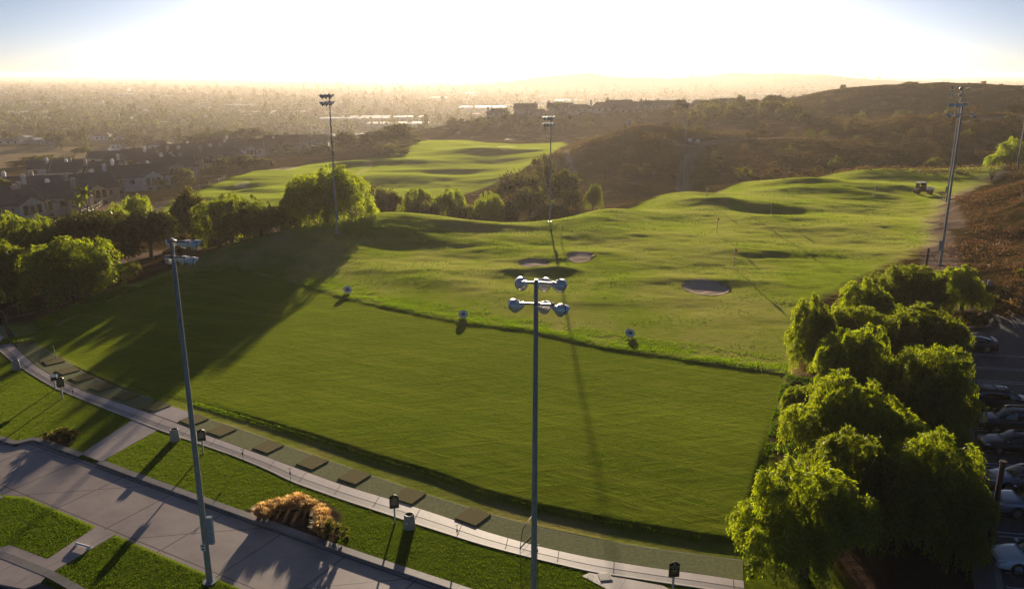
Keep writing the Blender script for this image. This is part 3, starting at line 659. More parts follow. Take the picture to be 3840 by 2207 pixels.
def far_pole(px, py, ptop, label, face, box=True, n2=True, z=None, toward=R(180), off=1.0):
    b = hit(px, py); h = ztop(ptop, b[1]) - b[2]
    rows = [(.15, toward, [(-.55, toward + R(-face - 8), 14), (.05, toward + R(-face), 10), (.6, toward + R(-face + 6), 10)])]
    if n2: rows.append((1.15, toward, [(-.55, toward + R(-face - 8), 18), (.05, toward + R(-face), 14), (.6, toward + R(-face + 6), 12)]))
    return pole(b, h, .14, .08, rows, label, (2.6, R(-35), 1.0) if box else None, sc_=1.12)
far_pole(834, 577, 232, 'floodlight pole on the shaded mound in front of the big rounded pepper tree', 60)
far_pole(1360, 548, 287, 'slim floodlight pole on the range crest above the row of canyon bushes', 58)
far_pole(1689, 471, 256, 'distant floodlight pole on the range crest in front of the scrub hill', 55, n2=False)
def right_pole(px, py, ptop, tx, label, rows_, box):
    b = at(px, py); b[2] = hz(b[0], b[1]); h = ztop(ptop, b[1]) - b[2]
    return pole(b, h, .17, .10, rows_, label, box, sc_=1.05)
right_pole(2324, 662, 256, 2379, 'floodlight pole at the foot of the brown slope behind the pepper trees', [(.05, R(0), [(-1.0, R(62), 8), (-.2, R(70), 8), (.45, R(60), 8)]), (1.25, R(0), [(-1.1, R(62), 12), (-.15, R(58), 12), (1.2, R(-60), 20)])], (2.6, R(170), 1.3))
right_pole(2340, 502, 215, 2383, 'farther floodlight pole showing right behind another at the brown slope', [(.05, R(0), [(-1.3, R(66), 10), (-.4, R(160), 10), (1.2, R(-20), 10)]), (1.3, R(0), [(-1.2, R(62), 12), (-.3, R(150), 10), (.4, R(60), 10)])], (2.4, R(180), 1.3))
right_pole(2514, 428, 215, 2540, 'floodlight pole at the far end of the range beside the round green tree', [(.05, R(0), [(-1.0, R(62), 8), (-.2, R(70), 8), (.45, R(60), 8)])], (2.4, R(190), 1.3))
pb = at(-6, 1232)
t = empty('street_post', pb, 0, 'grey post at the edge of the lower left lawn, cut by the picture edge', 'post')
MB().tube((0, 0, -.2), (0, 0, 4.6), .14, .10, 12).build('post_shaft', M_POLE, t); MB().tube((0, 0, 0), (0, 0, .05), .26, .26, 12).build('base_plate', M_POLE, t)

# ------------------------------------------------------------------ mats, signs, bins, stakes
M_MAT = simple('mat_turf', (.21, .175, .06), .95, var=.25, scale=14, bmp=.01, spec=.1)
M_MATB = simple('mat_rubber', (.012, .012, .012), .9)
MATS = [(60, 845), (133, 892), (168, 915), (203, 933), (254, 956), (314, 978), (388, 1004), (480, 1037), (549, 1063), (664, 1103), (773, 1142), (877, 1177), (1012, 1224), (1170, 1275)]
where = ['at the far left end by the dark topiary tree', 'behind the leaning divider net', 'in shade, second from the divider net', 'in shade, third from the divider net', 'in shade, fourth from the divider net', 'in shade, fifth from the divider net', 'in shade beside the concrete pad', 'behind the tall left floodlight pole, beside the concrete pad', 'across the path from the sign nearest the left pole', 'in front of the thin stake nearest the left floodlight pole', 'at the middle of the line, before the bed of golden grass', 'second to the left of the sign by the concrete bin', 'just behind the sign by the concrete bin', 'at the right end, left of the brown divider net']
mat_me = MB().box((0, 0, .046), (1.52, 1.52, .022)).build('mat_top', M_MAT, mesh_only=True); mat_bm = MB().box((0, 0, .017), (1.5, 1.5, .035)).build('rubber_base', M_MATB, mesh_only=True)
pa, ps = along(PATH_UP, 400)
for (px, py), wh in zip(MATS, where):
    c = at(px, py, .07); i = int(np.argmin(np.hypot(pa[:, 0] - c[0], pa[:, 1] - c[1]))); d = pa[min(i + 4, 399)] - pa[max(i - 4, 0)]; a = math.atan2(d[1], d[0])
    t = empty('tee_mat', (c[0], c[1], .022), a, 'square golf tee mat ' + wh, 'tee mat', 'golf mats on the turf strip')
    link('mat_top', mat_me, t); link('rubber_base', mat_bm, t)
M_GOLD = simple('sign_gold', (.42, .34, .18), .5); M_PANEL = simple('sign_panel', (.16, .14, .11), .6); M_POSTW = simple('post_paint', (.46, .47, .50), .6)
def text(s, size, parent, loc, m, name='lettering'):
    cu = bpy.data.curves.new(name, 'FONT'); cu.body = s; cu.size = size; cu.align_x = 'CENTER'; cu.extrude = .001
    o = bpy.data.objects.new(name, cu); COL.objects.link(o); dg = bpy.context.evaluated_depsgraph_get(); me = bpy.data.meshes.new_from_object(o.evaluated_get(dg))
    bpy.data.objects.remove(o); me.materials.clear(); me.materials.append(m); q = link(name, me, parent); q.location = loc; q.rotation_euler = (R(90), 0, 0); return q
def sign(px, py, yaw, label, words=None, ball_box=False):
    c = at(px, py); t = empty('range_sign', c, yaw, label, 'sign', 'black signs along the path')
    MB().box((0, .02, .55), (.09, .09, 1.3)).build('post', M_POSTW, t)
    z0 = .95; wd, hh = .27, .80
    out = [(-wd, 0), (wd, 0), (wd, hh * .88)] + [(wd * (1 - k / 5) , hh * .88 + .05 + .11 * math.sin(k / 5 * math.pi / 2) ** 1.6) for k in range(1, 6)] + [(-wd * k / 5, hh * .88 + .05 + .11 * math.sin((1 - k / 5) * math.pi / 2) ** 1.6) for k in range(1, 5)] + [(-wd, hh * .88)]
    out2 = [(x * .93, .025 + z * .95) for x, z in out]
    n = len(out); b = MB(); b.add([(x, -.05, z0 + z) for x, z in out] + [(x, .0, z0 + z) for x, z in out], [tuple(range(n)), tuple(range(2 * n - 1, n - 1, -1))] + [(i, n + i, n + (i + 1) % n, (i + 1) % n) for i in range(n)])
    bd = b.build('board', M_BLACK, t)
    MB().box((-wd + .02, -.053, z0 + hh * .42), (.012, .008, hh * .8)).box((wd - .02, -.053, z0 + hh * .42), (.012, .008, hh * .8)).box((0, -.053, z0 + .025), (wd * 1.9, .008, .012)).build('border', M_GOLD, bd)
    MB().lathe([(.001, .006), (.05, .004), (.055, 0)], Matrix.Translation((0, -.055, z0 + hh * .90)) @ Matrix.Rotation(R(90), 4, 'X'), 14).build('emblem', M_GOLD, bd)
    if words:
        for s, sz, z in words: text(s, sz, bd, (0, -.054, z0 + z), M_GOLD if sz < .08 else M_POSTW)
    else:
        MB().box((0, -.054, z0 + hh * .52), (.40, .008, .44)).build('panel', M_PANEL, bd)
        q = MB()
        for k in range(6): q.box((0, -.060, z0 + hh * .76 - k * .07), (.30 - .05 * (k % 3), .006, .022))
        q.build('print', M_GOLD, bd)
    return t
sign(155, 984, R(24), 'black sign on a pale post beside a white roofed box, by the shaded path')
sign(503, 1121, R(16), 'black sign on a pale post just right of the tall left floodlight pole')
sign(977, 1292, R(14), 'black sign on a pale post beside the concrete litter bin with a white sticker')
sign(1664, 1466, R(4), 'black welcome sign on a pale post at the right end of the path', [("WELCOME", .095, .56), ("TO THE", .085, .46)])
wb = bpy.data.objects['range_sign.003']
bd_ = [c for c in wb.children if c.name.startswith('board')][0]
q = MB()
for k, wd in enumerate((.30, .20, .36)): q.box((0, -.058, .95 + .37 - k * .062), (wd, .006, .018 if k else .045))
q.build('print', M_GOLD, bd_)
c = at(137, 962); t = empty('club_washer', c, R(24), 'small white roofed box on a post next to a sign by the shaded path', 'box')
MB().box((0, 0, .95), (.42, .34, .34)).build('box_body', M_BLACK, t); MB().box((0, 0, 1.16), (.52, .44, .07), rx=R(6)).build('box_roof', M_WHITE, t); MB().box((0, 0, .4), (.09, .09, .85)).build('post', M_POSTW, t)
M_BIN = concrete('bin_concrete', (.36, .35, .33), []); M_INNER = simple('bin_liner', (.04, .035, .04), .6); M_STICK = simple('sticker', (.62, .70, .78), .5)
bin_me = MB().lathe([(.001, .0), (.345, .0), (.35, .04), (.30, .62), (.275, .82), (.262, .86), (.225, .86), (.215, .80)], None, 26).build('bin_shell', M_BIN, mesh_only=True)
bin_in = MB().lathe([(.215, .81), (.20, .3), (.001, .28)], None, 20).build('liner', M_INNER, mesh_only=True)
for px, py, lb, st in ((41, 913, 'pale concrete litter bin at the far left end of the path', 0), (433, 1088, 'pale concrete litter bin left of the tall floodlight pole, by the path', 0), (1013, 1304, 'pale concrete litter bin with a white sticker beside a black sign', 1)):
    c = at(px, py); t = empty('litter_bin', c, 0, lb, 'litter bin', 'concrete bins along the path'); link('bin_shell', bin_me, t); link('liner', bin_in, t)
    if st: s_ = MB().box((0, 0, 0), (.10, .006, .15)).build('sticker', M_STICK, t); s_.location = (-.12, -.305, .42); s_.rotation_euler = (R(-4), 0, R(-22))
stk = MB().tube((0, 0, -.1), (0, 0, .9), .014, .014, 6).build('stake', M_BLACK, mesh_only=True); stt = MB().tube((-.13, 0, .9), (.13, 0, .92), .014, .014, 6).build('crossbar', M_BLACK, mesh_only=True); stk2 = MB().tube((0, 0, .5), (0, 0, .68), .05, .04, 8).build('cup', M_BLACK, mesh_only=True)
for px, py, lb in ((182, 984, 'thin dark stake by the shaded left part of the path'), (602, 1141, 'thin dark T stake by the path right of the sign near the left pole'), (719, 1190, 'thin dark T stake by the path, above the bed of golden grass'), (1131, 1334, 'thin dark T stake by the path right of the concrete bin'), (1329, 1384, 'thin dark stake by the path right at the nearest floodlight pole')):
    c = at(px, py); t = empty('bag_stand', c, R(20), lb, 'stand', 'thin stands along the path'); link('stake', stk, t); link('crossbar', stt, t); link('cup', stk2, t)
M_NET = simple('net_mesh', (.03, .04, .035), .8); M_RUST = simple('net_frame', (.07, .035, .025), .6)
def divider(px, py, yaw, label, m):
    c = at(px, py); t = empty('divider_net', c, yaw, label, 'net')
    MB().path([(-.75, 0, .03), (-.45, 0, 1.02), (.75, 0, 1.25), (.8, 0, .03)], [.022] * 4, 6).tube((-.75, 0, .03), (.8, 0, .03), .02).build('frame', m, t)
    n = MB()
    for k in range(14): x = -.66 + k * .11; n.box((x, 0, .55), (.006, .004, .98 if x > -.45 else .5))
    for k in range(9): n.box((.08, 0, .1 + k * .115), (1.36, .004, .006))
    n.build('netting', M_NET, t); return t
divider(117, 893, R(62), 'dark leaning divider net on the shaded mats at the left', M_BLACK)
divider(1302, 1338, R(62), 'brown framed divider net beside the nearest floodlight pole', M_RUST)
# fallen white rail on the walk
c = at(205, 1352, .02); t = empty('wheel_stop_rail', c, R(-22), 'short white rail lying on the walk between the two lower lawns', 'rail')
MB().tube((-.5, 0, .12), (.5, 0, .12), .06, .06, 10).build('rail', M_WHITE, t)
for s in (-1, 1): MB().box((s * .47, -.06, .06), (.08, .28, .12)).build('foot', M_WHITE, t)
# drain
c = at(1497, 1425, .036); t = empty('drain_grate', c, R(8), 'square drain grate beside the right part of the path', 'drain')
MB().box((0, 0, 0), (.62, .62, .02)).build('frame', M_EDGE, t)
q = MB()
for k in range(7): q.box((-.24 + k * .08, 0, .013), (.035, .5, .008))
q.build('slats', M_BLACK, t)
flat('path_apron', G([(1466, 1412), (1512, 1424), (1640, 1448), (1700, 1480), (1510, 1480), (1512, 1462), (1440, 1424)]), .018, M_WALK, .2)
# target discs on the bank
M_DISCG = simple('disc_green', (.01, .16, .09), .5); M_DISCB = simple('disc_brown', (.09, .05, .04), .5)
for px, py, m, nm, a in ((860, 723, M_DISCB, 'round white target board with a brown centre on the grass bank', 24), (1146, 784, M_BLACK, 'round white target board with a black centre on the grass bank', 6), (1558, 830, M_DISCG, 'round white target board with a green centre beyond the grass bank', 16)):
    c = at(px, py, .1); c[2] = hz(c[0], c[1]); t = empty('target_board', c, R(a), nm, 'target board', 'round target boards by the tee')
    Mx = Matrix.Translation((0, 0, .38)) @ Matrix.Rotation(R(38), 4, 'X')
    MB().lathe([(.001, .02), (.50, .02)], Mx, 28).lathe([(.50, .02), (.51, -.02), (.001, -.02)], Mx, 28).build('board', M_WHITE, t)
    ce = MB().lathe([(.001, .026), (.215, .026), (.22, .0)], Mx, 22).build('centre', m, t)
    q = MB()
    for k, (x, y, dx, dy, rr) in enumerate(((-.05, .02, .12, .02, .9), (.02, -.04, .13, .02, .6), (.06, .05, .08, .02, -.9))):
        p = Mx @ Vector((x, y, .031)); q.add([Mx @ Vector((x + math.cos(rr) * dx * a_ - math.sin(rr) * dy * b_, y + math.sin(rr) * dx * a_ + math.cos(rr) * dy * b_, .031)) for a_, b_ in ((-.5, -.5), (.5, -.5), (.5, .5), (-.5, .5))], [(0, 1, 2, 3)])
    q.build('mark', M_POSTW, ce)
    for s in (-1, 1): MB().tube((s * .25, .12, -.1), (s * .25, .05, .42), .02).build('leg', M_BLACK, t)
# flags
M_RED = simple('flag_red', (.55, .03, .02), .6); M_YEL = simple('flag_yellow', (.75, .50, .08), .6); M_ORG = simple('flag_orange', (.75, .22, .10), .6); M_NAVY = simple('stripe_black', (.03, .03, .035), .5)
def flag(px, py, ptop, fm, stripe, label, lean=0, cloth=True):
    c = hit(px, py); h = max(1.2, ztop(ptop, c[1]) - c[2]); t = empty('target_flag', c, R(12), label, 'flag', 'striped flag poles on the range'); t.rotation_euler = (0, R(lean), R(12))
    n = 8; seg = h * (.72 if cloth else 1.0) / n
    MB().tube((0, 0, -.1), (0, 0, h), .045, .04, 8).build('pole', M_WHITE, t)
    if stripe:
        q = MB()
        for k in range(1, n, 2): q.tube((0, 0, k * seg), (0, 0, (k + 1) * seg), .065, .065, 8)
        q.build('stripes', stripe, t)
    if cloth:
        fh = h * .24; V = [(0.03, 0, h), (.16, .05, h - fh * .25), (.30, -.02, h - fh * .55), (.34, .03, h - fh * .8), (.03, 0, h - fh)]
        V2 = [(x, y + .012, z) for x, y, z in V]; n5 = 5
        MB().add(V + V2, [(0, 1, 2, 3, 4), (9, 8, 7, 6, 5)] + [(i, 5 + i, 5 + (i + 1) % 5, (i + 1) % 5) for i in range(5)]).build('flag_cloth', fm, t)
flag(1748, 489, 463, M_WHITE, M_NAVY, 'white flag on a black and white pole in front of a grass hollow')
flag(1943, 454, 422, M_NAVY, M_NAVY, 'dark tipped black and white pole near the far crest', 0, False)
flag(1907, 531, 500, M_DISCG, M_NAVY, 'black and white pole with a green tip in the deep grass hollow')
flag(1773, 577, 537, M_ORG, M_RED, 'orange flag on a red and white pole left of the middle of the range')
flag(1815, 663, 613, M_RED, M_RED, 'red flag on a red and white pole above the largest bunker')
flag(1388, 595, 556, M_YEL, M_YEL, 'yellow flag on a pale pole near the shadow of the crest pole')
flag(2161, 486, 457, M_WHITE, None, 'white flag on a leaning plain white pole left of the utility cart', 9)
flag(2377, 432, 416, M_WHITE, M_NAVY, 'short black and white pole at the far right of the range', 0, False)
# ------------------------------------------------------------------ foliage
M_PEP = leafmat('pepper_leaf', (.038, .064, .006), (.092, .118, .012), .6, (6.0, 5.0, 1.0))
M_OAK = leafmat('oak_leaf', (.022, .030, .007), (.050, .055, .012), .35)
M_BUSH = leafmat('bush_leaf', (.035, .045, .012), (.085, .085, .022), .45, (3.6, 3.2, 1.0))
M_OLIVE = leafmat('olive_leaf', (.055, .062, .026), (.11, .115, .05), .4)
M_DRY = leafmat('dry_brush', (.070, .042, .022), (.165, .098, .050), .40, (1.7, 1.3, .8))
M_SCRUB = leafmat('scrub_leaf', (.036, .030, .011), (.095, .066, .025), .45, (2.4, 1.9, .9))
M_FARLEAF = leafmat('valley_leaf', (.030, .038, .016), (.070, .075, .030), .45)
M_BARK = simple('bark', (.085, .060, .042), .9, var=.35, scale=5, bmp=.03)
M_TOPI = leafmat('topiary_leaf', (.012, .022, .008), (.026, .040, .013), .25)
M_FOUNT = leafmat('fountain_grass', (.52, .36, .14), (.82, .64, .34), .6, (1.2, 1.08, .85))
M_BLADE = leafmat('grass_blade', (.034, .078, .004), (.075, .122, .008), .6, (2.8, 2.7, .3), gloss=.1)
M_ROUGH = leafmat('rough_blade', (.045, .092, .004), (.10, .15, .008), .65, (4.0, 3.7, .4), gloss=.1)

def leaves(P, D, Lw, Ww, g, flat=.0):
    """rhombic leaves at P along D"""
    n = len(P); D = D / (np.linalg.norm(D, axis=1)[:, None] + 1e-9)
    Rv = g.normal(size=(n, 3)); S_ = np.cross(D, Rv); S_ /= np.linalg.norm(S_, axis=1)[:, None] + 1e-9
    l = (Lw * g.uniform(.65, 1.3, n))[:, None]; wv = (Ww * g.uniform(.65, 1.3, n))[:, None]
    V = np.stack([P, P + D * l * .45 + S_ * wv / 2, P + D * l, P + D * l * .5 - S_ * wv / 2], 1).reshape(-1, 3)
    return V
def quads(n): return np.arange(4 * n).reshape(n, 4)
def sphere_pts(n, g, zmin=-.3):
    z = g.uniform(zmin, 1, n); a = g.uniform(0, 2 * np.pi, n); r = np.sqrt(1 - z * z); return np.stack([r * np.cos(a), r * np.sin(a), z], 1)
def lobes(g, h, w, n, low=.35):
    out = [(0, 0, h - w * .30, w * .30)]
    for k in range(n):
        a = 2 * np.pi * (k + g.uniform(-.3, .3)) / n * (2 if k % 2 else 1); rr = w * .5 * g.uniform(.42, .70); r = w * g.uniform(.15, .25); z = h * g.uniform(low + .12, .93) - r * .6
        z = min(z, h - r * 1.02 - rr * .25)
        out.append((rr * math.cos(a), rr * math.sin(a), z, r))
    return out
def lobes2(g, h, w, n):
    out = [(0, 0, h * .80, w * .17)]
    for k in range(n):
        a = k * 2.4 + g.uniform(-.5, .5); zf = .22 + .78 * ((k * .618) % 1) ** .8; pr = math.sqrt(max(.05, 1 - (max(0, zf - .42) / .60) ** 2)) if zf > .42 else .97
        r = w * g.uniform(.075, .165); rr = (w * .5 * pr - r * .75) * g.uniform(.8, 1.06); out.append((rr * math.cos(a), rr * math.sin(a), h * zf * g.uniform(.88, 1.02) - r, r))
    return out
def trunk(h, w, lob, g, lean=.05, r0=None):
    b = MB(); r0 = r0 or h * .032; top = (lob[0][0] + g.uniform(-lean, lean) * h, g.uniform(-lean, lean) * h, h * .5)
    b.path([(0, 0, -.4), (0, 0, .02), (top[0] * .4, top[1] * .4, h * .22), top], [r0 * 1.6, r0 * 1.2, r0, r0 * .7], 8)
    for x, y, z, r in lob[:7]:
        b.path([(top[0] * .5, top[1] * .5, h * .28), ((top[0] + x) * .45, (top[1] + y) * .45, (h * .32 + z) * .5), (x, y, z)], [r0 * .6, r0 * .4, r0 * .12], 6)
    return b.build('trunk', M_BARK, mesh_only=True)
def pepper(seed, h, w, n, lw, ww, nl=8, steps=9, m=None, per=9):
    """weeping crown: sprays of thin strands that arch out of a few big limbs and hang"""
    g = np.random.default_rng(seed); lob = [(0, 0, h * .72, w * .24)]
    for k in range(nl):
        a = k * 2.4 + g.uniform(-.4, .4); zf = (.80, .60, .42, .70, .34, .52, .66, .40, .30, .58)[k % 10] * g.uniform(.92, 1.08); r = w * g.uniform(.17, .25); rr = max(.05, w * .5 - r * .95) * g.uniform(.75, 1.08) * (1.0 if zf < .62 else .72)
        lob.append((rr * math.cos(a), rr * math.sin(a), h * zf - r * .1, r))
    top = max(z + r * 1.2 for *_, z, r in lob); lob = [(x, y, z * (h * .94) / top, r) for x, y, z, r in lob]
    tot = sum(r * r for *_, r in lob); nb = n / (steps * per); Ps = []; Ds = []
    for x, y, z, r in lob:
        k = max(5, int(nb * r * r / tot * .94)); s = sphere_pts(k, g, -.35); c = np.array((x, y, z)) + s * np.array((1, 1, 1.22)) * (r * g.uniform(.70, 1.08, (k, 1)))
        c = np.repeat(c, per, 0); o = np.repeat(s, per, 0); q = len(c); a2 = g.uniform(0, 2 * np.pi, q); fan = np.stack([np.cos(a2), np.sin(a2), np.zeros(q)], 1) * (.12 * r * g.uniform(.2, 1.3, (q, 1)))
        ln = np.repeat(r * g.uniform(.55, 1.25, k), per) * g.uniform(.7, 1.25, q); b0 = c + fan * .5
        for j in range(steps):
            f = (j + g.uniform(0, .9, q)) / steps; p = b0 + o * np.array((1, 1, 0)) * (.30 * r * np.sin(f * 2.2))[:, None] + fan * (1.6 * f)[:, None]
            p[:, 2] += .16 * r * np.sin(f * 2.6) - ln * f ** 1.6; p += g.normal(size=p.shape) * lw * .10
            p[:, 2] = np.maximum(p[:, 2], .15 + .3 * g.random(q))
            d = g.normal(size=p.shape) * .40 + o * (.35 * (1 - f))[:, None] + fan / r * 1.2; d[:, 2] += -.25 - 1.3 * f; Ps.append(p); Ds.append(d)
    k = n // 14; s = sphere_pts(k, g, -.9) * (g.random((k, 1)) ** .33); P0 = s * np.array((w * .28, w * .28, h * .26)) + np.array((0, 0, h * .40)); Ps.append(P0); Ds.append(g.normal(size=P0.shape) * .6 + np.array((0, 0, -.8)))
    P, D = np.concatenate(Ps), np.concatenate(Ds); V = leaves(P, D, lw, ww, g)
    return np_mesh('crown', V, quads(len(P)), m or M_PEP), trunk(h, w, lob, g)
def bushy(seed, h, w, n, lw, ww, nl=9, m=None, low=.2, ground=True, tr=True):
    """rounded crown of upright and outward leaves, in clumps"""
    g = np.random.default_rng(seed); lob = lobes(g, h, w, nl, low); Ps = []; Ds = []; tot = sum(r * r for *_, r in lob)
    for x, y, z, r in lob:
        k = max(8, int(n * r * r / tot)); nc = max(5, k // 28); cs = sphere_pts(nc, g, -.55); c = cs[g.integers(0, nc, k)]
        p = np.array((x, y, z)) + c * r * (1 - .3 * g.random(k) ** 2)[:, None] + g.normal(size=(k, 3)) * r * .17
        p[:, 2] = np.maximum(p[:, 2], .05 if ground else h * .15)
        Ps.append(p); Ds.append(c * .8 + g.normal(size=(k, 3)) * .7 + np.array((0, 0, .25)))
    P, D = np.concatenate(Ps), np.concatenate(Ds); V = leaves(P, D, lw, ww, g)
    return np_mesh('crown', V, quads(len(P)), m or M_BUSH), (trunk(h, w, lob, g) if tr else None)
def cypress(seed, h, w, n, lw, ww, m=None):
    g = np.random.default_rng(seed); z = h * g.random(n) ** 1.3; a = g.uniform(0, 2 * np.pi, n); r = w / 2 * (1 - z / h) ** .7 * (.6 + .4 * g.random(n)) * (1 + .2 * np.sin(z * 3 + a * 3))
    P = np.stack([r * np.cos(a), r * np.sin(a), z], 1); D = np.stack([np.cos(a) * .5, np.sin(a) * .5, np.ones(n)], 1) + g.normal(size=(n, 3)) * .5
    return np_mesh('crown', leaves(P, D, lw, ww, g), quads(n), m or M_FARLEAF), MB().tube((0, 0, -.3), (0, 0, h * .4), w * .08, w * .05, 6).build('trunk', M_BARK, mesh_only=True)
class Kind:
    """a few variants of one tree, shared by all its copies"""
    def __init__(s, f, seeds, h, w, **k): s.v = [f(sd, h, w, **k) for sd in seeds]; s.h, s.w = h, w; s.i = 0
    def put(s, name, p, h, w, label, cat, group, rz=None):
        c, t = s.v[s.i % len(s.v)]; s.i += 1; rz = random.uniform(0, 6.28) if rz is None else rz
        if t is None:
            o = link(name, c, None, p, rz); o.scale = (w / s.w, w / s.w, h / s.h); return tag(o, label, cat, group)
        e = empty(name, p, rz, label, cat, group); e.scale = (w / s.w, w / s.w, h / s.h)
        link('crown', c, e); link('trunk', t, e); return e
random.seed(5)
def tree_px(kind, name, px, ytop, Y, wpx, label, cat='tree', group=None, sink=0.0, wk=1.0):
    p = col(px, Y); dep = Y * CP - (p[2] - CAMH) * SP; h = ztop(ytop, Y) - p[2]; w = wpx / F * dep * wk
    p[2] -= sink; return kind.put(name, p, max(h + sink, .6), w, label, cat, group)
K_NEAR = Kind(pepper, (11, 12, 13, 14, 15), 7.5, 6.2, n=60000, lw=.23, ww=.064, nl=10, steps=13, per=13)
K_MID = Kind(pepper, (21, 22, 23), 9.0, 9.0, n=26000, lw=.36, ww=.12, nl=9, steps=9, per=11)
K_BIG = Kind(pepper, (31,), 11.0, 13.0, n=30000, lw=.50, ww=.16, nl=12, steps=8, per=9)
K_OAK = Kind(bushy, (41, 42), 9.0, 9.0, n=11000, lw=.50, ww=.26, nl=12, m=M_OAK, low=.35, ground=False)
K_CAN = Kind(bushy, (51, 52, 53), 8.0, 7.0, n=5200, lw=.62, ww=.30, nl=9)
K_OLV = Kind(bushy, (61, 62), 6.0, 6.0, n=3200, lw=.60, ww=.24, nl=8, m=M_OLIVE)
K_FAR = Kind(bushy, (71, 72, 73), 8.0, 8.0, n=1600, lw=1.3, ww=.7, nl=9)
K_FARD = Kind(bushy, (74, 75), 8.0, 8.0, n=1500, lw=1.3, ww=.7, nl=9, m=M_OAK)
K_SHR = Kind(bushy, (81, 82, 83), 2.4, 3.4, n=700, lw=.42, ww=.24, nl=6, m=M_SCRUB, low=.1, tr=False)
K_SHG = Kind(bushy, (84, 85), 2.4, 3.4, n=800, lw=.42, ww=.22, nl=6, m=M_BUSH, low=.1, tr=False)
GR = 'pepper trees between the tee and the car park'
for px, yt, Y, wp, lb in ((1985, 1118, 36.5, 290, 'sunlit front left pepper tree of the clump, at the right end of the path'), (2085, 1040, 41, 250, 'bright pepper tree second from the bottom, behind the front left one'), (2252, 1045, 39.5, 250, 'broad pepper tree with a dark skirt and sunlit top, nearest the white cars'), (2375, 1195, 37, 110, 'low dark pepper tree hanging over the walk by the silver cars'),
                          (2070, 897, 48, 225, 'sunlit pepper tree at the right edge of the tee, in the middle of the clump'), (2262, 832, 52.5, 215, 'dark tall pepper tree in the middle of the clump, opposite the black utility wagon'), (2095, 794, 58, 170, 'small pepper tree within the clump, left of the dark tall one'), (2008, 722, 66, 110, 'upper left pepper tree, its crown hanging over the end of the bank'), (2090, 745, 68, 150, 'pepper tree tucked behind the upper left one'),
                          (2262, 735, 66, 205, 'wide pepper tree near the dark sedan with its top in the sun'), (2225, 642, 84, 150, 'pepper tree at the far end of the clump in front of the wooden post'), (2300, 668, 83, 90, 'narrow pepper tree in front of the floodlight pole at the brown slope'), (2142, 683, 76, 130, 'pepper tree at the far left end of the clump near the range'), (2378, 652, 85, 100, 'single pepper tree right of the floodlight pole, by the dirt track'),
                          (2352, 1035, 46.5, 90, 'small dark pepper tree beside the parked dark cars'), (2190, 985, 45.5, 190, 'shaded pepper tree in the heart of the clump'), (1975, 945, 55, 90, 'slim pepper tree leaning out at the right end of the tee')):
    tree_px(K_NEAR, 'pepper_tree', px, yt, Y, wp, lb, 'tree', GR, wk=1.14)
GL = 'trees along the left side of the tee'
for k, px, yt, Y, wp, lb in ((K_MID, 190, 578, 94, 240, 'large pale green pepper tree nearest the left edge of the tee'), (K_MID, 110, 530, 112, 150, 'bright pepper tree behind the large one, below the condominiums'), (K_MID, 30, 515, 118, 130, 'pepper tree at the left picture edge below the first condominium'), (K_MID, 20, 580, 100, 130, 'dark lower pepper tree at the left picture edge above the white rail'),
                             (K_OAK, 240, 528, 117, 180, 'dark oak between the bright pepper tree and the cart track'), (K_OAK, 375, 520, 119, 125, 'brownish oak with a visible trunk beside the cart track'), (K_MID, 575, 473, 124, 160, 'tall pepper tree left of the dirt gap and the shaded mound'), (K_MID, 648, 492, 124, 125, 'lower pepper tree hanging over the dirt gap'), (K_CAN, 482, 476, 138, 85, 'olive green tree against the bright fairway, left of the tall pepper'), (K_MID, 338, 472, 152, 95, 'light green tree at the end of the terrace fence'), (K_MID, 298, 500, 142, 80, 'small green tree below the terrace fence'), (K_CAN, 530, 540, 128, 70, 'dark bushy tree between the oak and the tall pepper'), (K_CAN, 425, 545, 130, 60, 'small bright tree standing before the fairway edge'),
                             (K_BIG, 812, 406, 134, 200, 'big rounded pepper tree on the mound behind the floodlight pole'), (K_MID, 745, 430, 136, 100, 'left shoulder pepper tree joined to the big rounded one'), (K_CAN, 705, 505, 140, 50, 'small yellow green tree left of the big rounded pepper')):
    tree_px(k, 'pepper_tree' if k in (K_MID, K_BIG) else ('oak_tree' if k is K_OAK else 'bushy_tree'), px, yt, Y, wp, lb, 'tree', GL, wk=1.08)
GC = 'trees in the canyon behind the range crest'
for k, px, yt, Y, wp, lb in ((K_CAN, 930, 463, 166, 60, 'leftmost bushy tree behind the crest, next to the big pepper'), (K_CAN, 968, 476, 170, 55, 'low bushy tree second behind the crest'), (K_MID, 1035, 455, 170, 92, 'round sunlit tree behind the crest, left of three similar ones'), (K_MID, 1117, 460, 166, 98, 'round tree behind the crest with a pointed top, middle of three'), (K_MID, 1206, 470, 162, 86, 'round tree behind the crest, right of three, next to the olive thicket'),
                             (K_OLV, 1282, 430, 188, 110, 'dark olive thicket left of the crest floodlight pole'), (K_CAN, 1400, 428, 190, 75, 'bushy tree right of the crest floodlight pole'), (K_MID, 1466, 448, 182, 48, 'small bright green tree alone in the dark canyon'), (K_OLV, 1342, 388, 214, 50, 'thin pale willow standing before the canyon bunker'), (K_OLV, 1310, 468, 172, 80, 'greyish flowering shrub left of the crest floodlight pole'), (K_OLV, 1250, 500, 166, 60, 'pale shrub low behind the crest'), (K_OLV, 1060, 505, 160, 60, 'grey green shrub behind the mound'), (K_OLV, 1160, 512, 158, 55, 'grey green shrub beneath the round trees'), (K_OLV, 1370, 500, 166, 60, 'olive shrub right behind the crest floodlight pole')):
    tree_px(k, 'canyon_tree', px, yt, Y, wp, lb, 'tree', GC, wk=1.05)
GF = 'trees round the fairway'
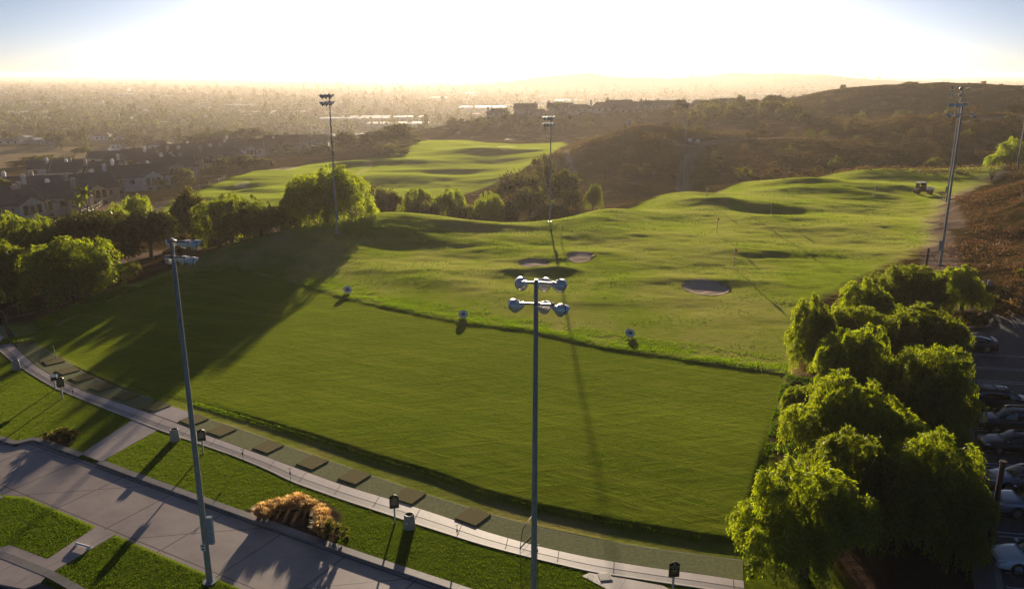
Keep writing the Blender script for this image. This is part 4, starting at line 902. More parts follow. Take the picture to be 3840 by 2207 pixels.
for k, px, yt, Y, wp, lb in ((K_FAR, 990, 312, 402, 88, 'tall round tree at the far left corner of the fairway'), (K_FARD, 928, 330, 398, 75, 'dark tree left of the tall round one at the fairway corner'), (K_FAR, 965, 360, 350, 80, 'light spreading tree at the cart path bend'), (K_FARD, 852, 332, 402, 62, 'dark tree right behind the mound pole shaft'), (K_FARD, 885, 362, 380, 60, 'dark low tree behind the cart path bend'), (K_FAR, 600, 388, 345, 70, 'pale bushy tree left of the white bunker'), (K_FAR, 640, 394, 340, 70, 'pale bushy tree next to the white bunker'), (K_FARD, 740, 372, 400, 90, 'dark bushes above the white bunker'), (K_FARD, 790, 362, 405, 70, 'dark bushes left of the mound pole shaft'), (K_FAR, 1018, 345, 410, 40, 'small tree at the back of the fairway green'), (K_FAR, 1180, 338, 440, 28, 'small round tree beyond the fairway with bare slope round it'), (K_FARD, 1270, 352, 420, 40, 'dark low bush at the back edge of the fairway'), (K_FAR, 1330, 342, 425, 28, 'light bush at the back edge of the fairway'), (K_FARD, 1160, 352, 425, 26, 'dark bush behind the small white bunker'), (K_FAR, 1440, 340, 420, 36, 'pale bush left of the scrub hill'), (K_FARD, 1410, 352, 400, 34, 'dark bush at the corner of the fairway and scrub hill')):
    tree_px(k, 'fairway_tree', px, yt, Y, wp, lb, 'tree', GF, wk=1.05)
GH = 'trees on the right hand hills'
for k, px, yt, Y, wp, lb in ((K_MID, 2492, 338, 234, 100, 'round green tree at the far right end of the range'), (K_FAR, 1985, 284, 372, 34, 'left of the pale green trees below the high hill'), (K_FAR, 2020, 294, 366, 40, 'middle of the pale green trees below the high hill'), (K_FAR, 2048, 290, 370, 32, 'right of the pale green trees below the high hill'), (K_FARD, 2208, 210, 545, 34, 'dark bush alone on the high hill crest'), (K_FAR, 2252, 203, 545, 38, 'rounded tree on the high hill crest'), (K_FARD, 2394, 207, 548, 34, 'dark tree on the high hill crest behind the pole lamps'), (K_FARD, 2512, 262, 345, 40, 'dark bush above the dirt road at the right edge'), (K_FARD, 1885, 322, 330, 34, 'square dark bush beside the dirt road'), (K_FARD, 1745, 325, 320, 26, 'dark bush on the right shoulder of the scrub hill'), (K_FARD, 1650, 303, 304, 22, 'bush on the very top of the scrub hill'), (K_OLV, 1928, 370, 268, 24, 'yellowish bush in the dark valley below the dirt road'), (K_OLV, 2180, 362, 285, 32, 'pale tree in the dark slope behind the range'), (K_FARD, 1800, 330, 335, 40, 'dark bush beside the white markers of the dirt road'), (K_FAR, 1860, 248, 545, 26, 'round tree at the right end of the row of houses')):
    tree_px(k, 'hill_tree', px, yt, Y, wp, lb, 'tree', GH, wk=1.05)
GX = 'trees between the condominiums'
for k, px, yt, Y, wp, lb in ((K_CAN, 272, 436, 262, 52, 'dark round tree before the cream gabled condominium'), (K_CAN, 232, 428, 268, 34, 'light green tree left of the dark round one between two condominiums'), (K_FAR, 325, 402, 335, 40, 'pale tree behind the cream gabled condominium'), (K_FAR, 372, 398, 352, 34, 'small pale tree in the third row of condominiums'), (K_CAN, 458, 420, 300, 46, 'dark tree left of the brown tower condominium'), (K_CAN, 520, 412, 330, 34, 'dark tree right of the brown tower condominium'), (K_CAN, 462, 448, 282, 32, 'small tree at the fairway end of the rail fence'), (K_CAN, 20, 448, 236, 50, 'dark yellowish tree at the left edge before the low dark roof'), (K_FAR, 60, 398, 420, 70, 'green tree in front of the dry field, left one'), (K_FAR, 115, 386, 425, 85, 'broad green tree in front of the dry field, middle one'), (K_FAR, 165, 388, 422, 45, 'green tree in front of the dry field, right one'), (K_FAR, 205, 366, 520, 40, 'tall dark tree at the right end of the dry field'), (K_FAR, 260, 378, 450, 50, 'green tree at the right end of the dry field by a brown roof'), (K_FARD, 180, 405, 380, 60, 'dark bush between the field and the slate roofs'), (K_FAR, 545, 395, 350, 36, 'tree over the roofs at the fairway side'), (K_CAN, 395, 478, 262, 44, 'dark bush at the foot of the cream gabled condominium'), (K_CAN, 405, 445, 285, 26, 'palm like bush beside the cream gabled condominium'), (K_FARD, 700, 358, 440, 50, 'dark tree in front of the red tiled roof'), (K_FAR, 660, 338, 500, 60, 'pale tree behind the far brown roofs'), (K_FAR, 700, 332, 510, 60, 'tree behind the red tiled roof'), (K_FARD, 560, 330, 560, 90, 'wide dark tree row behind the last condominium, left'), (K_FARD, 620, 322, 580, 90, 'wide dark tree row behind the last condominium, middle'), (K_FARD, 500, 335, 560, 70, 'dark tree row behind the wide brown roof')):
    tree_px(k, 'garden_tree', px, yt, Y, wp, lb, 'tree', GX, wk=1.1)
# slope below the row of houses: wood of many trees
g = np.random.default_rng(77); n = 0
LBW = ('rounded tree in the wood on the slope below the row of houses', 'dark tree in the wood on the slope below the row of houses')
for i in range(120):
    px = g.uniform(1140, 1960) if i < 90 else g.uniform(1100, 1300); Y = g.uniform(400, 500) if px > 1640 else g.uniform(455, 506); 
    pass
    if 1500 < px and Y < 440 and px < 1700: Y += 50
    p = col(px, Y); k = (K_FAR, K_FARD)[i % 2]; h = g.uniform(3.0, 6.5) * (1.2 if px > 1650 else .62); k.put('slope_tree', p, h, h * g.uniform(.9, 1.5), LBW[i % 2], 'tree', LBW[i % 2].split(' ')[0] + ' trees on the house slope')
def on_track(X, Y):
    m = np.zeros(len(X), bool)
    for pts, wd in DIRT: m |= sdist(pts, np.asarray(X), np.asarray(Y), False) < wd * .6 + .8
    return m
# shrubs dotted over the dark scrub
for i in range(280):
    px = g.uniform(1380, 2640); Y = 228 + 320 * g.random() ** 1.5; 
    if px > 2350 and Y < 250: continue
    q_ = col(px, Y)
    if on_track(q_[:1], q_[1:2])[0] or sdist(FAIR[0], q_[:1], q_[1:2])[0] < 4: continue
    p = col(px, Y); k = (K_SHR, K_SHG, K_SHR)[i % 3]; h = g.uniform(.9, 2.6) * (1.7 if i % 5 == 0 else 1); k.put('scrub_bush', p, h, h * g.uniform(1.2, 2.0), ('brown scrub bush dotted on the dark hills behind the range', 'green scrub bush dotted on the dark hills behind the range')[k is K_SHG], 'bush', ('brown bushes of the hills', 'green bushes of the hills')[k is K_SHG])
# low growth on the left slope
for i, (px, Y) in enumerate([(g.uniform(-20, 640), g.uniform(86, 150)) for _ in range(70)] + [(g.uniform(290, 520), g.uniform(98, 112)) for _ in range(40)] + [(g.uniform(560, 760), g.uniform(126, 140)) for _ in range(14)]):
    p = col(px, Y)
    if sdist(RANGE, np.array([p[0]]), np.array([p[1]]))[0] < 2.0 or on_track(p[:1], p[1:2])[0]: continue
    k = (K_SHR, K_SHG, K_SHR)[i % 3]; h = g.uniform(.5, 1.6); k.put('slope_bush', p, h, h * g.uniform(1.2, 2.2), ('brown bush on the bank between the tee and the left trees', 'green bush on the bank between the tee and the left trees')[k is K_SHG], 'bush', ('brown bushes of the left bank', 'green bushes of the left bank')[k is K_SHG])
tree_px(K_SHG, 'bush', 2545, 660, 94, 60, 'dark green round bush on the brown slope at the right edge', 'bush')
tree_px(K_SHG, 'bush', 2450, 735, 84.5, 50, 'brown green bush behind the two low bollards', 'bush')
tree_px(K_SHR, 'bush', 2500, 742, 83, 80, 'brown bush along the top edge of the car park', 'bush')
tree_px(K_SHR, 'bush', 725, 542, 131, 50, 'dark brown bush beside the dirt gap in the mound', 'bush')
# hedge in the planter of the car park
tree_px(K_SHG, 'planter_hedge', 2404, 772, 79.5, 60, 'clipped low hedge filling the kerbed planter of the car park', 'hedge')
tree_px(K_SHG, 'planter_hedge', 2434, 776, 79, 40, 'right end clump of the hedge in the kerbed planter', 'hedge')
# bare shrub on the far right of the range
b = MB()
for i in range(34):
    a = g.uniform(0, 6.28); s_ = g.uniform(.5, 1.6); b.path([(0, 0, 0), (math.cos(a) * s_ * .3, math.sin(a) * s_ * .3, 1.2), (math.cos(a) * s_, math.sin(a) * s_, g.uniform(2.4, 3.8))], [.04, .03, .008], 4)
tag(b.build('bare_shrub', simple('twig', (.12, .07, .04), .9), None, hit(2452, 448)), 'bare twiggy shrub where the brown slope meets the range', 'shrub')
# topiary tree with a leaning trunk at the left edge
p = at(24, 836); t = empty('topiary_tree', p, 0, 'dark clipped cloud tree with a leaning trunk at the left picture edge', 'tree')
MB().path([(.25, 0, -.2), (.2, 0, .1), (-.1, 0, 1.0), (-.25, .1, 2.2), (-.9, .2, 3.2)], [.30, .24, .17, .14, .1], 9).path([(-.2, .05, 1.7), (-.7, -.1, 2.1), (-1.3, -.2, 2.4)], [.12, .1, .07], 7).build('trunk', M_BARK, t)
for (x, y, z, r) in ((-1.5, -.2, 2.2, 1.15), (-1.6, .3, 4.1, 1.35)):
    s_ = sphere_pts(3600, g, -.8); P = np.array((x, y, z)) + s_ * r * np.array((1, 1, .72)) * g.uniform(.9, 1.02, (3600, 1)); link('clipped_crown', np_mesh('clipped_crown', leaves(P, s_ + g.normal(size=s_.shape) * .6, .16, .09, g), quads(3600), M_TOPI), t)
# date palms by the condominiums
def palm(px, ytop, Y, label, big=1.0):
    p = col(px, Y); h = ztop(ytop, Y) - p[2] - .6; t = empty('palm_tree', p, 0, label, 'palm tree'); MB().tube((0, 0, -.3), (0, 0, h), .28 * big, .22 * big, 8).build('trunk', M_BARK, t); V = []
    for k in range(34):
        a = g.uniform(0, 6.28); up = g.uniform(-.2, 1.0); ln = 2.9 * big; q = np.array((0, 0, h)); d = np.array((math.cos(a) * (1.1 - up * .6), math.sin(a) * (1.1 - up * .6), up)); d /= np.linalg.norm(d); pts = []
        for s_ in range(7): pts.append(q.copy()); q = q + d * ln / 7; d[2] -= .24; d /= np.linalg.norm(d)
        for s_ in range(6):
            for side in (-1, 1):
                sd = np.cross(d, (0, 0, 1)) ; sd = sd / (np.linalg.norm(sd) + 1e-6) * side * .42 * big * (1 - .1 * s_); sd[2] -= .18 * big
                V += [pts[s_], pts[s_ + 1], pts[s_ + 1] + sd, pts[s_] + sd]
    V = np.array(V); link('fronds', np_mesh('fronds', V, quads(len(V) // 4), M_PEP), t)
palm(222, 468, 190, 'taller palm with yellow green fronds before the near condominium')
palm(205, 490, 186, 'shorter palm with drooping fronds before the near condominium', .8)
palm(1248, 268, 520, 'small palm left of the first house on the ridge', 1.1)
palm(1378, 254, 525, 'palm standing above the ridge house roofs', 1.2)

# ------------------------------------------------------------------ golden fountain grass in the kerb bed
def fountain(seed):
    g = np.random.default_rng(seed); V = []; nb = 420
    a = g.uniform(0, 2 * np.pi, nb); ln = g.uniform(.55, 1.05, nb); sp = g.uniform(.15, .75, nb); o = np.stack([np.cos(a), np.sin(a)], 1); root = o * g.uniform(0, .16, (nb, 1))
    prev = None; segs = 4; Q = []
    for s in range(segs):
        f0, f1 = s / segs, (s + 1) / segs
        def pos(f): return np.concatenate([root + o * (sp * ln * (f ** 1.5))[:, None], (ln * (f - .42 * sp * f ** 2.6))[:, None] * 1.0], 1)
        p0, p1 = pos(f0), pos(f1); sd = np.stack([-np.sin(a), np.cos(a), np.zeros(nb)], 1); w0 = .012 + .020 * (f0 > .55); w1 = (.012 + .024 * (f1 > .55)) * (.3 if s == segs - 1 else 1)
        V.append(np.stack([p0 - sd * w0, p0 + sd * w0, p1 + sd * w1, p1 - sd * w1], 1))
    V = np.concatenate(V).reshape(-1, 3); return np_mesh('fountain_grass', V, quads(len(V) // 4), M_FOUNT)
FG = [fountain(s) for s in (1, 2, 3, 4)]
spots = [(648, 1272), (668, 1262), (690, 1254), (712, 1249), (735, 1246), (757, 1249), (777, 1257), (793, 1268), (803, 1283), (808, 1299), (806, 1314), (801, 1329), (640, 1280), (680, 1270), (726, 1258), (766, 1262), (790, 1285), (793, 1304), (790, 1320), (655, 1285), (702, 1262), (750, 1262), (783, 1275), (812, 1318)]
for i, (px, py) in enumerate(spots):
    c = at(px, py); o = link('fountain_grass', FG[i % 4], None, c, random.uniform(0, 6)); s_ = random.uniform(.85, 1.15); o.scale = (s_ * .68, s_ * .68, s_ * .72)
    tag(o, 'golden fountain grass clump in the arc of the kerbside planting bed', 'ornamental grass', 'fountain grass clumps of the planting bed')
for px, py, lb in ((150, 1086, 'dry brown grass clump in the shaded bed at the left kerb'), (825, 1322, 'dark green clump at the right end of the planting bed')):
    c = at(px, py); K_SHG.put('bed_shrub', c, .8, 1.5, lb, 'shrub', None)
c = at(165, 1080); K_SHR.put('bed_shrub', c, .5, 1.6, 'low dark shrub in the shaded bed at the left kerb', 'shrub', None)
c = at(125, 1082); K_SHG.put('bed_shrub', c, .4, 1.3, 'low dark shrub at the left end of the shaded kerb bed', 'shrub', None)

# ------------------------------------------------------------------ grass, as blades and tufts
def blades(name, X, Y, hgt, wid, m, lean=.5, label=None, z=None):
    n = len(X); Z = H(X, Y) if z is None else z; a = g.uniform(0, 2 * np.pi, n); o = np.stack([np.cos(a), np.sin(a), np.zeros(n)], 1); sd = np.stack([-np.sin(a), np.cos(a), np.zeros(n)], 1)
    h = (hgt * g.uniform(.5, 1.4, n))[:, None]; wv = (wid * g.uniform(.6, 1.4, n))[:, None]; P = np.stack([X, Y, Z - .01], 1); up = np.array((0, 0, 1.0)); b_ = o * h * lean * g.uniform(.2, 1.3, (n, 1))
    V = np.stack([P - sd * wv / 2, P + sd * wv / 2, P + up * h + b_ + sd * wv * .2, P + up * h + b_ - sd * wv * .2], 1).reshape(-1, 3)
    tag(link(name, np_mesh(name, V, quads(n), m)), label, kind='stuff')
def scatter(poly, n, inside=True):
    P = np.array(poly); X = g.uniform(P[:, 0].min(), P[:, 0].max(), n); Y = g.uniform(P[:, 1].min(), P[:, 1].max(), n); d = sdist(poly, X, Y); m = d < -.02; return X[m], Y[m], d[m]
X, Y, d = scatter(TEE, 210000); u_ = X * math.cos(R(24)) + Y * math.sin(R(24)); v_ = -X * math.sin(R(24)) + Y * math.cos(R(24)); m = g.random(len(X)) < np.clip(.35 + 1.1 * fbm(u_ / 9, v_ / .9, 3) + .7 * fbm(X / 7, Y / 5), .04, 1); X, Y = X[m], Y[m]
blades('tee_grass', X, Y, .035, .055, M_BLADE, .7, 'short mown grass of the big tee')
LAWN1 = G([(0, 872), (48, 912), (105, 945), (205, 991), (328, 1040), (199, 1121), (147, 1104), (83, 1080), (38, 1094), (-60, 1075)])
LAWN2 = G([(396, 1068), (577, 1129), (722, 1195), (850, 1240), (1042, 1303), (1187, 1350), (1325, 1386), (1462, 1416), (1505, 1456), (1520, 1500), (1300, 1500), (1138, 1452), (946, 1389), (786, 1335), (628, 1277), (480, 1226), (320, 1168), (252, 1140)])
LAWN3 = G([(0, 1226), (64, 1230), (237, 1304), (117, 1380), (24, 1345), (-60, 1400), (-100, 1240)])
LAWN4 = G([(286, 1324), (598, 1458), (700, 1500), (400, 1600), (180, 1455), (121, 1420)])
for q, n in ((LAWN1, 36000), (LAWN2, 70000), (LAWN3, 20000), (LAWN4, 28000)):
    X, Y, d = scatter(q, n)
    m = (sdist(BED1, X, Y) > .1) & (sdist(BED2, X, Y) > .1); blades('lawn_grass', X[m], Y[m], .042, .036, M_BLADE, .7, 'mown lawn grass')
# long rough grass on the bank beyond the tee, on the slope below it and round it
def fringe(pts, n, lo, hi, hgt, wid, poly=None, sign=1):
    (a, s), k = along(pts, 400), g.integers(0, 399, n); f = g.random(n)[:, None]; p = a[k] * (1 - f) + a[k + 1] * f; d = a[k + 1] - a[k]; d /= np.hypot(d[:, 0], d[:, 1])[:, None]
    off = g.uniform(lo, hi, n)[:, None]; p = p + np.stack([-d[:, 1], d[:, 0]], 1) * off; return p[:, 0], p[:, 1]
X, Y = fringe(BANK, 110000, -.05, 5.6, .2, .06); cl = fbm(X * .6, Y * .9) + .25; bd_ = sdist(BANK, X, Y, False); m = g.random(len(X)) < np.clip(cl * 2, .08, .9) * np.clip(1.25 - bd_ / 4.5, 0, 1); blades('rough_grass', X[m], Y[m], .08, .06, M_ROUGH, .8, 'long rough grass on the bank beyond the tee')
NEARE = TEE[17:26]
X, Y = fringe(NEARE, 9000, -.25, .30, .16, .05); blades('rough_grass', X, Y, .08, .04, M_ROUGH, .8, 'rough grass on the slope along the front of the tee')
X, Y = fringe(TEE[0:6], 22000, 0, 3.0, .2, .06); m = fbm(X * .5, Y * .5) > -.1; blades('rough_grass', X[m], Y[m], .17, .08, M_ROUGH, .8, 'rough grass along the left side of the tee')
X, Y = fringe(TEE[12:17], 14000, -.2, 2.8, .2, .06); m = fbm(X * .8, Y * .8) > 0; X, Y = X[m], Y[m]; blades('rough_grass', X, Y, .09, .05, M_BLADE, .8, 'rough grass along the right end of the tee')
X, Y, d = scatter(RANGE, 300000); m = (sdist(TEE, X, Y) > .2) & (Y > 58) & (d < -.3); X, Y = X[m], Y[m]
cl = fbm(X / 6, Y / 3.2, 4) - .02; m = g.random(len(X)) < np.clip(cl * 2.2, .02, .8)
for cx, cy, rx, ry in BUNK: m &= ((X - cx) / rx) ** 2 + ((Y - cy) / ry) ** 2 > 1.05
blades('range_grass', X[m], Y[m], .085, .12, M_BLADE, .7, 'patchy turf of the driving range')
for i, (cx, cy, rx, ry) in enumerate(BUNK):
    a = g.uniform(0, 6.28, 1500); q = g.uniform(1.04, 1.45, 1500) - .34 * vnoise((cx + rx * np.cos(a)) * .28 + 4, (cy + ry * np.sin(a)) * .4); k = (vnoise(a * 2.2, a * 0 + i) > .10) & (g.random(1500) < .5); a, q = a[k], q[k]; blades('rough_grass', cx + rx * q * np.cos(a), cy + ry * q * np.sin(a), .05, .06, M_BLADE, .9, 'rough grass lip round a sand bunker')
# dry brush on the right slope and on the dark hills
def brush(name, X, Y, h, w, per, m, label):
    n = len(X); Z = H(X, Y); k = np.repeat(np.arange(n), per); s = sphere_pts(n * per, g, -.1); hh = (h * g.uniform(.5, 1.5, n))[k][:, None]; ww = (w * g.uniform(.5, 1.5, n))[k][:, None]
    P = np.stack([X, Y, Z], 1)[k] + s * np.concatenate([ww, ww, hh], 1) * g.uniform(.4, 1, (n * per, 1)); D = s + g.normal(size=s.shape) * .5 + np.array((0, 0, .6))
    tag(link(name, np_mesh(name, leaves(P, D, h * .55, h * .28, g), quads(n * per), m)), label, kind='stuff')
SLOPE = G([(2440, 735), (2395, 650), (2345, 570), (2345, 500), (2400, 440), (2520, 420), (2900, 420), (2900, 700), (2600, 760)])
X = g.uniform(50, 140, 9000); Y = g.uniform(80, 175, 9000); m = (X > .535 * Y) & (hz(0, 0) == hz(0, 0)); zz = H(X, Y); m &= (zz > .5) & (fbm(X / 5, Y / 5) > -.25); X, Y = X[m][:5200], Y[m][:5200]
brush('slope_brush', X, Y, .42, .55, 11, M_DRY, 'dry brown brush covering the slope at the right')
th = g.uniform(-.02, .66, 16000); rr = 235 + 330 * g.random(16000) ** 1.3; X, Y = rr * np.sin(th), rr * np.cos(th); zz = H(X, Y); m = (fbm(X / 14, Y / 14) > -.32) & ~on_track(X, Y) & (sdist(FAIR[0], X, Y) > 4); X, Y = X[m][:8500], Y[m][:8500]
brush('hill_scrub', X, Y, .8, 1.5, 9, M_SCRUB, 'dark dry scrub covering the hills')

M_BALL = simple('ball_white', (.8, .8, .78), .4); ball = MB().lathe([(.001, -.021), (.015, -.015), (.021, 0), (.015, .015), (.001, .021)], None, 8).build('golf_ball', M_BALL, mesh_only=True)
for i in range(90):
    while True:
        Y = 66 + 90 * g.random() ** 1.3; X = g.uniform(-.25, .45) * Y
        if sdist(RANGE, np.array([X]), np.array([Y]))[0] < -3 and sdist(TEE, np.array([X]), np.array([Y]))[0] > 1: break
    tag(link('golf_ball', ball, None, (X, Y, hz(X, Y) + .04)), 'white golf ball lying on the range turf', 'golf ball', 'golf balls on the range')
# ------------------------------------------------------------------ houses
def rooft(name, c):
    m, nt, p = mat(name); geo = N(nt, 'ShaderNodeNewGeometry').outputs['Position']
    wv = N(nt, 'ShaderNodeTexWave', wave_type='BANDS', bands_direction='Z'); wv.inputs['Scale'].default_value = 3.2; wv.inputs['Distortion'].default_value = .6; L(nt, geo, wv.inputs['Vector'])
    n = noise(nt, geo, 1.3, 5, .7)
    c1 = mixc(nt, n, tuple(v * .6 for v in c), tuple(v * 1.4 for v in c)); c1 = mixc(nt, math_(nt, 'MULTIPLY', wv.outputs['Fac'], .35), c1, tuple(v * .5 for v in c))
    L(nt, c1, p.inputs['Base Color']); p.inputs['Roughness'].default_value = .85; p.inputs['Specular IOR Level'].default_value = .15; bump(nt, p, wv.outputs['Fac'], .4, .05); return m
M_ROOFD = rooft('slate_tile', (.15, .125, .13)); M_ROOFB = rooft('brown_tile', (.27, .175, .14)); M_ROOFR = rooft('red_tile', (.27, .135, .10))
M_STUCCO = simple('cream_stucco', (.78, .70, .60), .9, var=.12, scale=1); M_STONE = simple('stone_veneer', (.46, .37, .30), .9, var=.4, scale=3, bmp=.03); M_WSTUC = simple('white_stucco', (.86, .83, .78), .9, var=.1, scale=1)
M_PINK = simple('tan_stucco', (.72, .60, .51), .9, var=.12, scale=1)
M_WIN = simple('window_glass', (.022, .022, .026), .12, spec=.6); M_TRIM = simple('timber_trim', (.62, .50, .32), .8); M_ARCHSHADE = simple('painted_arch_shade', (.014, .012, .011), .8)  # archway faces: the shade inside the arch is put into a near-black colour
def gable_roof(b, cx, cy, w, d, z, rise, ov=.5, th=.22, axis='x', hip=0.0):
    """pitched roof; ridge along axis; hip in 0..1 shortens the ridge"""
    W, Dp = w / 2 + ov, d / 2 + ov; r = W * hip if axis == 'x' else Dp * hip; dz = -ov * rise / ((d if axis == 'x' else w) / 2)
    def P(x, y, zz): return (cx + x, cy + y, zz)
    if axis == 'x': lo = [P(-W, -Dp, z + dz), P(W, -Dp, z + dz), P(W, Dp, z + dz), P(-W, Dp, z + dz)]; rd = [P(-W + r, 0, z + rise), P(W - r, 0, z + rise)]; fs = [(0, 1, 5, 4), (2, 3, 4, 5), (1, 2, 5), (3, 0, 4)]
    else: lo = [P(-W, -Dp, z + dz), P(W, -Dp, z + dz), P(W, Dp, z + dz), P(-W, Dp, z + dz)]; rd = [P(0, -Dp + r, z + rise), P(0, Dp - r, z + rise)]; fs = [(1, 2, 5, 4), (3, 0, 4, 5), (0, 1, 4), (2, 3, 5)]
    n = 6; top = lo + rd; bot = [(x, y, zz - th) for x, y, zz in top]; fs2 = [tuple(n + i for i in reversed(f)) for f in fs]
    if hip == 0: keep = fs[:2]; fs_t = keep; fs_b = fs2[:2]; side = [(0, 1), (2, 3)] if axis == 'x' else [(1, 2), (3, 0)]; ends = [(1, 5, n + 5, n + 1), (5, 2, n + 2, n + 5), (3, 4, n + 4, n + 3), (4, 0, n, n + 4)] if axis == 'x' else [(0, 4, n + 4, n), (4, 1, n + 1, n + 4), (2, 5, n + 5, n + 2), (5, 3, n + 3, n + 5)]
    else: fs_t = fs; fs_b = fs2; side = [(0, 1), (1, 2), (2, 3), (3, 0)]; ends = []
    b.add(top + bot, fs_t + fs_b + [(j, i, n + i, n + j) for i, j in side] + ends)
def gable_wall(b, cx, cy, w, d, z, rise, axis='x', t=.0):
    W, Dp = w / 2, d / 2
    for s in (-1, 1):
        if axis == 'x': b.add([(cx + s * W, cy - Dp, z), (cx + s * W, cy + Dp, z), (cx + s * W, cy, z + rise), (cx + s * (W - .2), cy - Dp, z), (cx + s * (W - .2), cy + Dp, z), (cx + s * (W - .2), cy, z + rise)], [(0, 1, 2), (5, 4, 3), (0, 2, 5, 3), (1, 4, 5, 2)])
        else: b.add([(cx - W, cy + s * Dp, z), (cx + W, cy + s * Dp, z), (cx, cy + s * Dp, z + rise), (cx - W, cy + s * (Dp - .2), z), (cx + W, cy + s * (Dp - .2), z), (cx, cy + s * (Dp - .2), z + rise)], [(0, 1, 2), (5, 4, 3), (0, 2, 5, 3), (1, 4, 5, 2)])
def chimney(roof, x, y, z0, z1, m, s=.9):
    MB().box((x, y, (z0 + z1) / 2), (s, s * .8, z1 - z0)).box((x, y, z1 + .06), (s * 1.25, s * 1.05, .16)).box((x, y, z1 + .34), (s * .6, s * .5, .4)).box((x, y, z1 + .58), (s * .85, s * .7, .1)).build('chimney', m, roof)
def arch_window(parent, x, y, z, w, h, rz, arch=True, frame=M_TRIM, n='window'):
    """framed flat face on a wall that faces local -y; archways are coloured dark as shade"""
    k = 7; pts = [(-w / 2, 0), (w / 2, 0), (w / 2, h - (w / 2 if arch else 0))]
    if arch: pts += [(w / 2 * math.cos(math.pi * i / k), h - w / 2 + w / 2 * math.sin(math.pi * i / k)) for i in range(1, k)]
    pts += [(-w / 2, h - (w / 2 if arch else 0))]; q = len(pts)
    o = MB().add([(a, -.04, c) for a, c in pts], [tuple(range(q))]).build(n, M_WIN if n == 'window' else M_ARCHSHADE, parent); o.location = (x, y, z); o.rotation_euler = (0, 0, rz)
    big = [(a * (1 + .22 / w * 1.2), c + (.14 if c > .01 else -.10)) for a, c in pts]
    f = MB(); f.add([(a, -.07, c) for a, c in pts] + [(a, -.07, c) for a, c in big] + [(a, .02, c) for a, c in big], [(i, (i + 1) % q, q + (i + 1) % q, q + i) for i in range(q)] + [(q + i, q + (i + 1) % q, 2 * q + (i + 1) % q, 2 * q + i) for i in range(q)]); f.build('window_frame', frame, o); return o
def condo(p, rz, w, d, h, rise, label, roof=M_ROOFD, wall=M_STUCCO, wings=2, chim=3, seed=0, detail=True):
    """two storey terrace house: long pitched roof, gabled bays with arches, loggias, chimneys"""
    g = np.random.default_rng(seed); t = empty('condominium', p, rz, label, 'house', 'tile roofed condominiums below the golf course')
    b = MB(); b.box((0, 0, h / 2 - 1), (w, d, h + 2)); gable_wall(b, 0, 0, w, d, h, rise, 'x'); b.build('wall', wall, t)
    rb = MB(); gable_roof(rb, 0, 0, w, d, h, rise); rf = rb.build('roof', roof, t)
    for k in range(chim):
        x = -w / 2 + (k + .5 + g.uniform(-.2, .2)) * w / chim; y = g.choice((-1, 1)) * d * .22; z = h + rise * (1 - abs(y) / (d / 2)); chimney(rf, x, y, z - .6, z + g.uniform(.9, 1.6) + rise * .2, (M_WSTUC, M_STONE)[k % 2], 1.1)
    for k in range(wings):
        x = -w / 2 + (k + .5) * w / wings; ww, wd = min(6.5, w / wings * .62), 3.4; hh = h * g.uniform(.86, 1.0); y = -d / 2 - wd / 2 + .2
        v = MB(); v.box((x, y, hh / 2 - 1), (ww, wd, hh + 2)); gable_wall(v, x, y, ww, wd, hh, ww * .30, 'y'); bay = v.build('bay', (M_STONE, wall)[k % 2], t)
        rb = MB(); gable_roof(rb, x, y + 1.6, ww, wd + 3.2, hh, ww * .30, .45, .2, 'y'); rb.build('bay_roof', roof, t)
        if detail:
            yy = y - wd / 2 - .01
            for q in (-1, 0, 1): arch_window(bay, x + q * ww * .27, yy, h * .5 + .2, ww * .19, h * .36, 0, q == 0)
            for q in (-1, 1): arch_window(bay, x + q * ww * .23, yy, -.2, ww * .30, h * .42, 0, True, M_STONE, 'archway')
            MB().box((x, yy - .12, h * .5 - .05), (ww * 1.02, .3, .28)).build('balcony_band', M_TRIM, bay)
    if detail:
        for k in range(max(2, int(w / 5))):
            x = -w / 2 + (k + .5) * w / max(2, int(w / 5)); arch_window(t, x, -d / 2 - .012, h * .56, 1.5, 1.5, 0, False, M_TRIM)
        for s in (-1, 1):
            o = arch_window(t, s * (w / 2 + .012), -d * .15, h * .55, 1.5, 1.6, R(90) * s, False, M_TRIM); o2 = arch_window(t, s * (w / 2 + .012), d * .2, h * .1, 1.4, 1.7, R(90) * s, False, M_TRIM)
    return t
def house_px(px, ptop, Y, wm, dm, hm, rise, rz, label, **k):
    p = col(px, Y); p[2] = max(min(ztop(ptop, Y) - hm - rise, p[2] + 4.5), p[2] - .8); return condo(p, R(rz), wm, dm, hm, rise, label, **k)
house_px(-8, 495, 206, 20, 11, 6.2, 2.6, 58, 'condominium cut by the left picture edge, only its stone end and gable showing', roof=M_ROOFB, wings=2, chim=2, seed=1)
house_px(96, 456, 224, 26, 13, 6.4, 3.2, 40, 'nearest full condominium with a dark slate roof, stone arches and white gable ends', wings=3, chim=4, seed=2)
house_px(165, 432, 248, 28, 14, 6.4, 3.6, 40, 'condominium with a dark slate roof just behind the nearest one, palms before it', wings=2, chim=3, seed=3, wall=M_STONE)
house_px(50, 436, 262, 24, 12, 6, 3.0, 20, 'low dark roofed condominium at the left with a white gable, behind the nearest', wings=1, chim=2, seed=4)
house_px(318, 408, 290, 26, 13, 6.4, 3.4, 38, 'condominium with a cream gable and three tall windows above two arches', wings=2, chim=3, seed=5, wall=M_WSTUC)
house_px(225, 418, 318, 26, 13, 6, 3.0, 15, 'dark roofed condominium with twin white chimneys in the second row', wings=1, chim=3, seed=6, roof=M_ROOFD)
house_px(432, 402, 316, 16, 12, 6.6, 3.0, 30, 'brown condominium block with a square stone tower facing the fairway', wings=1, chim=2, seed=7, roof=M_ROOFB, wall=M_PINK)
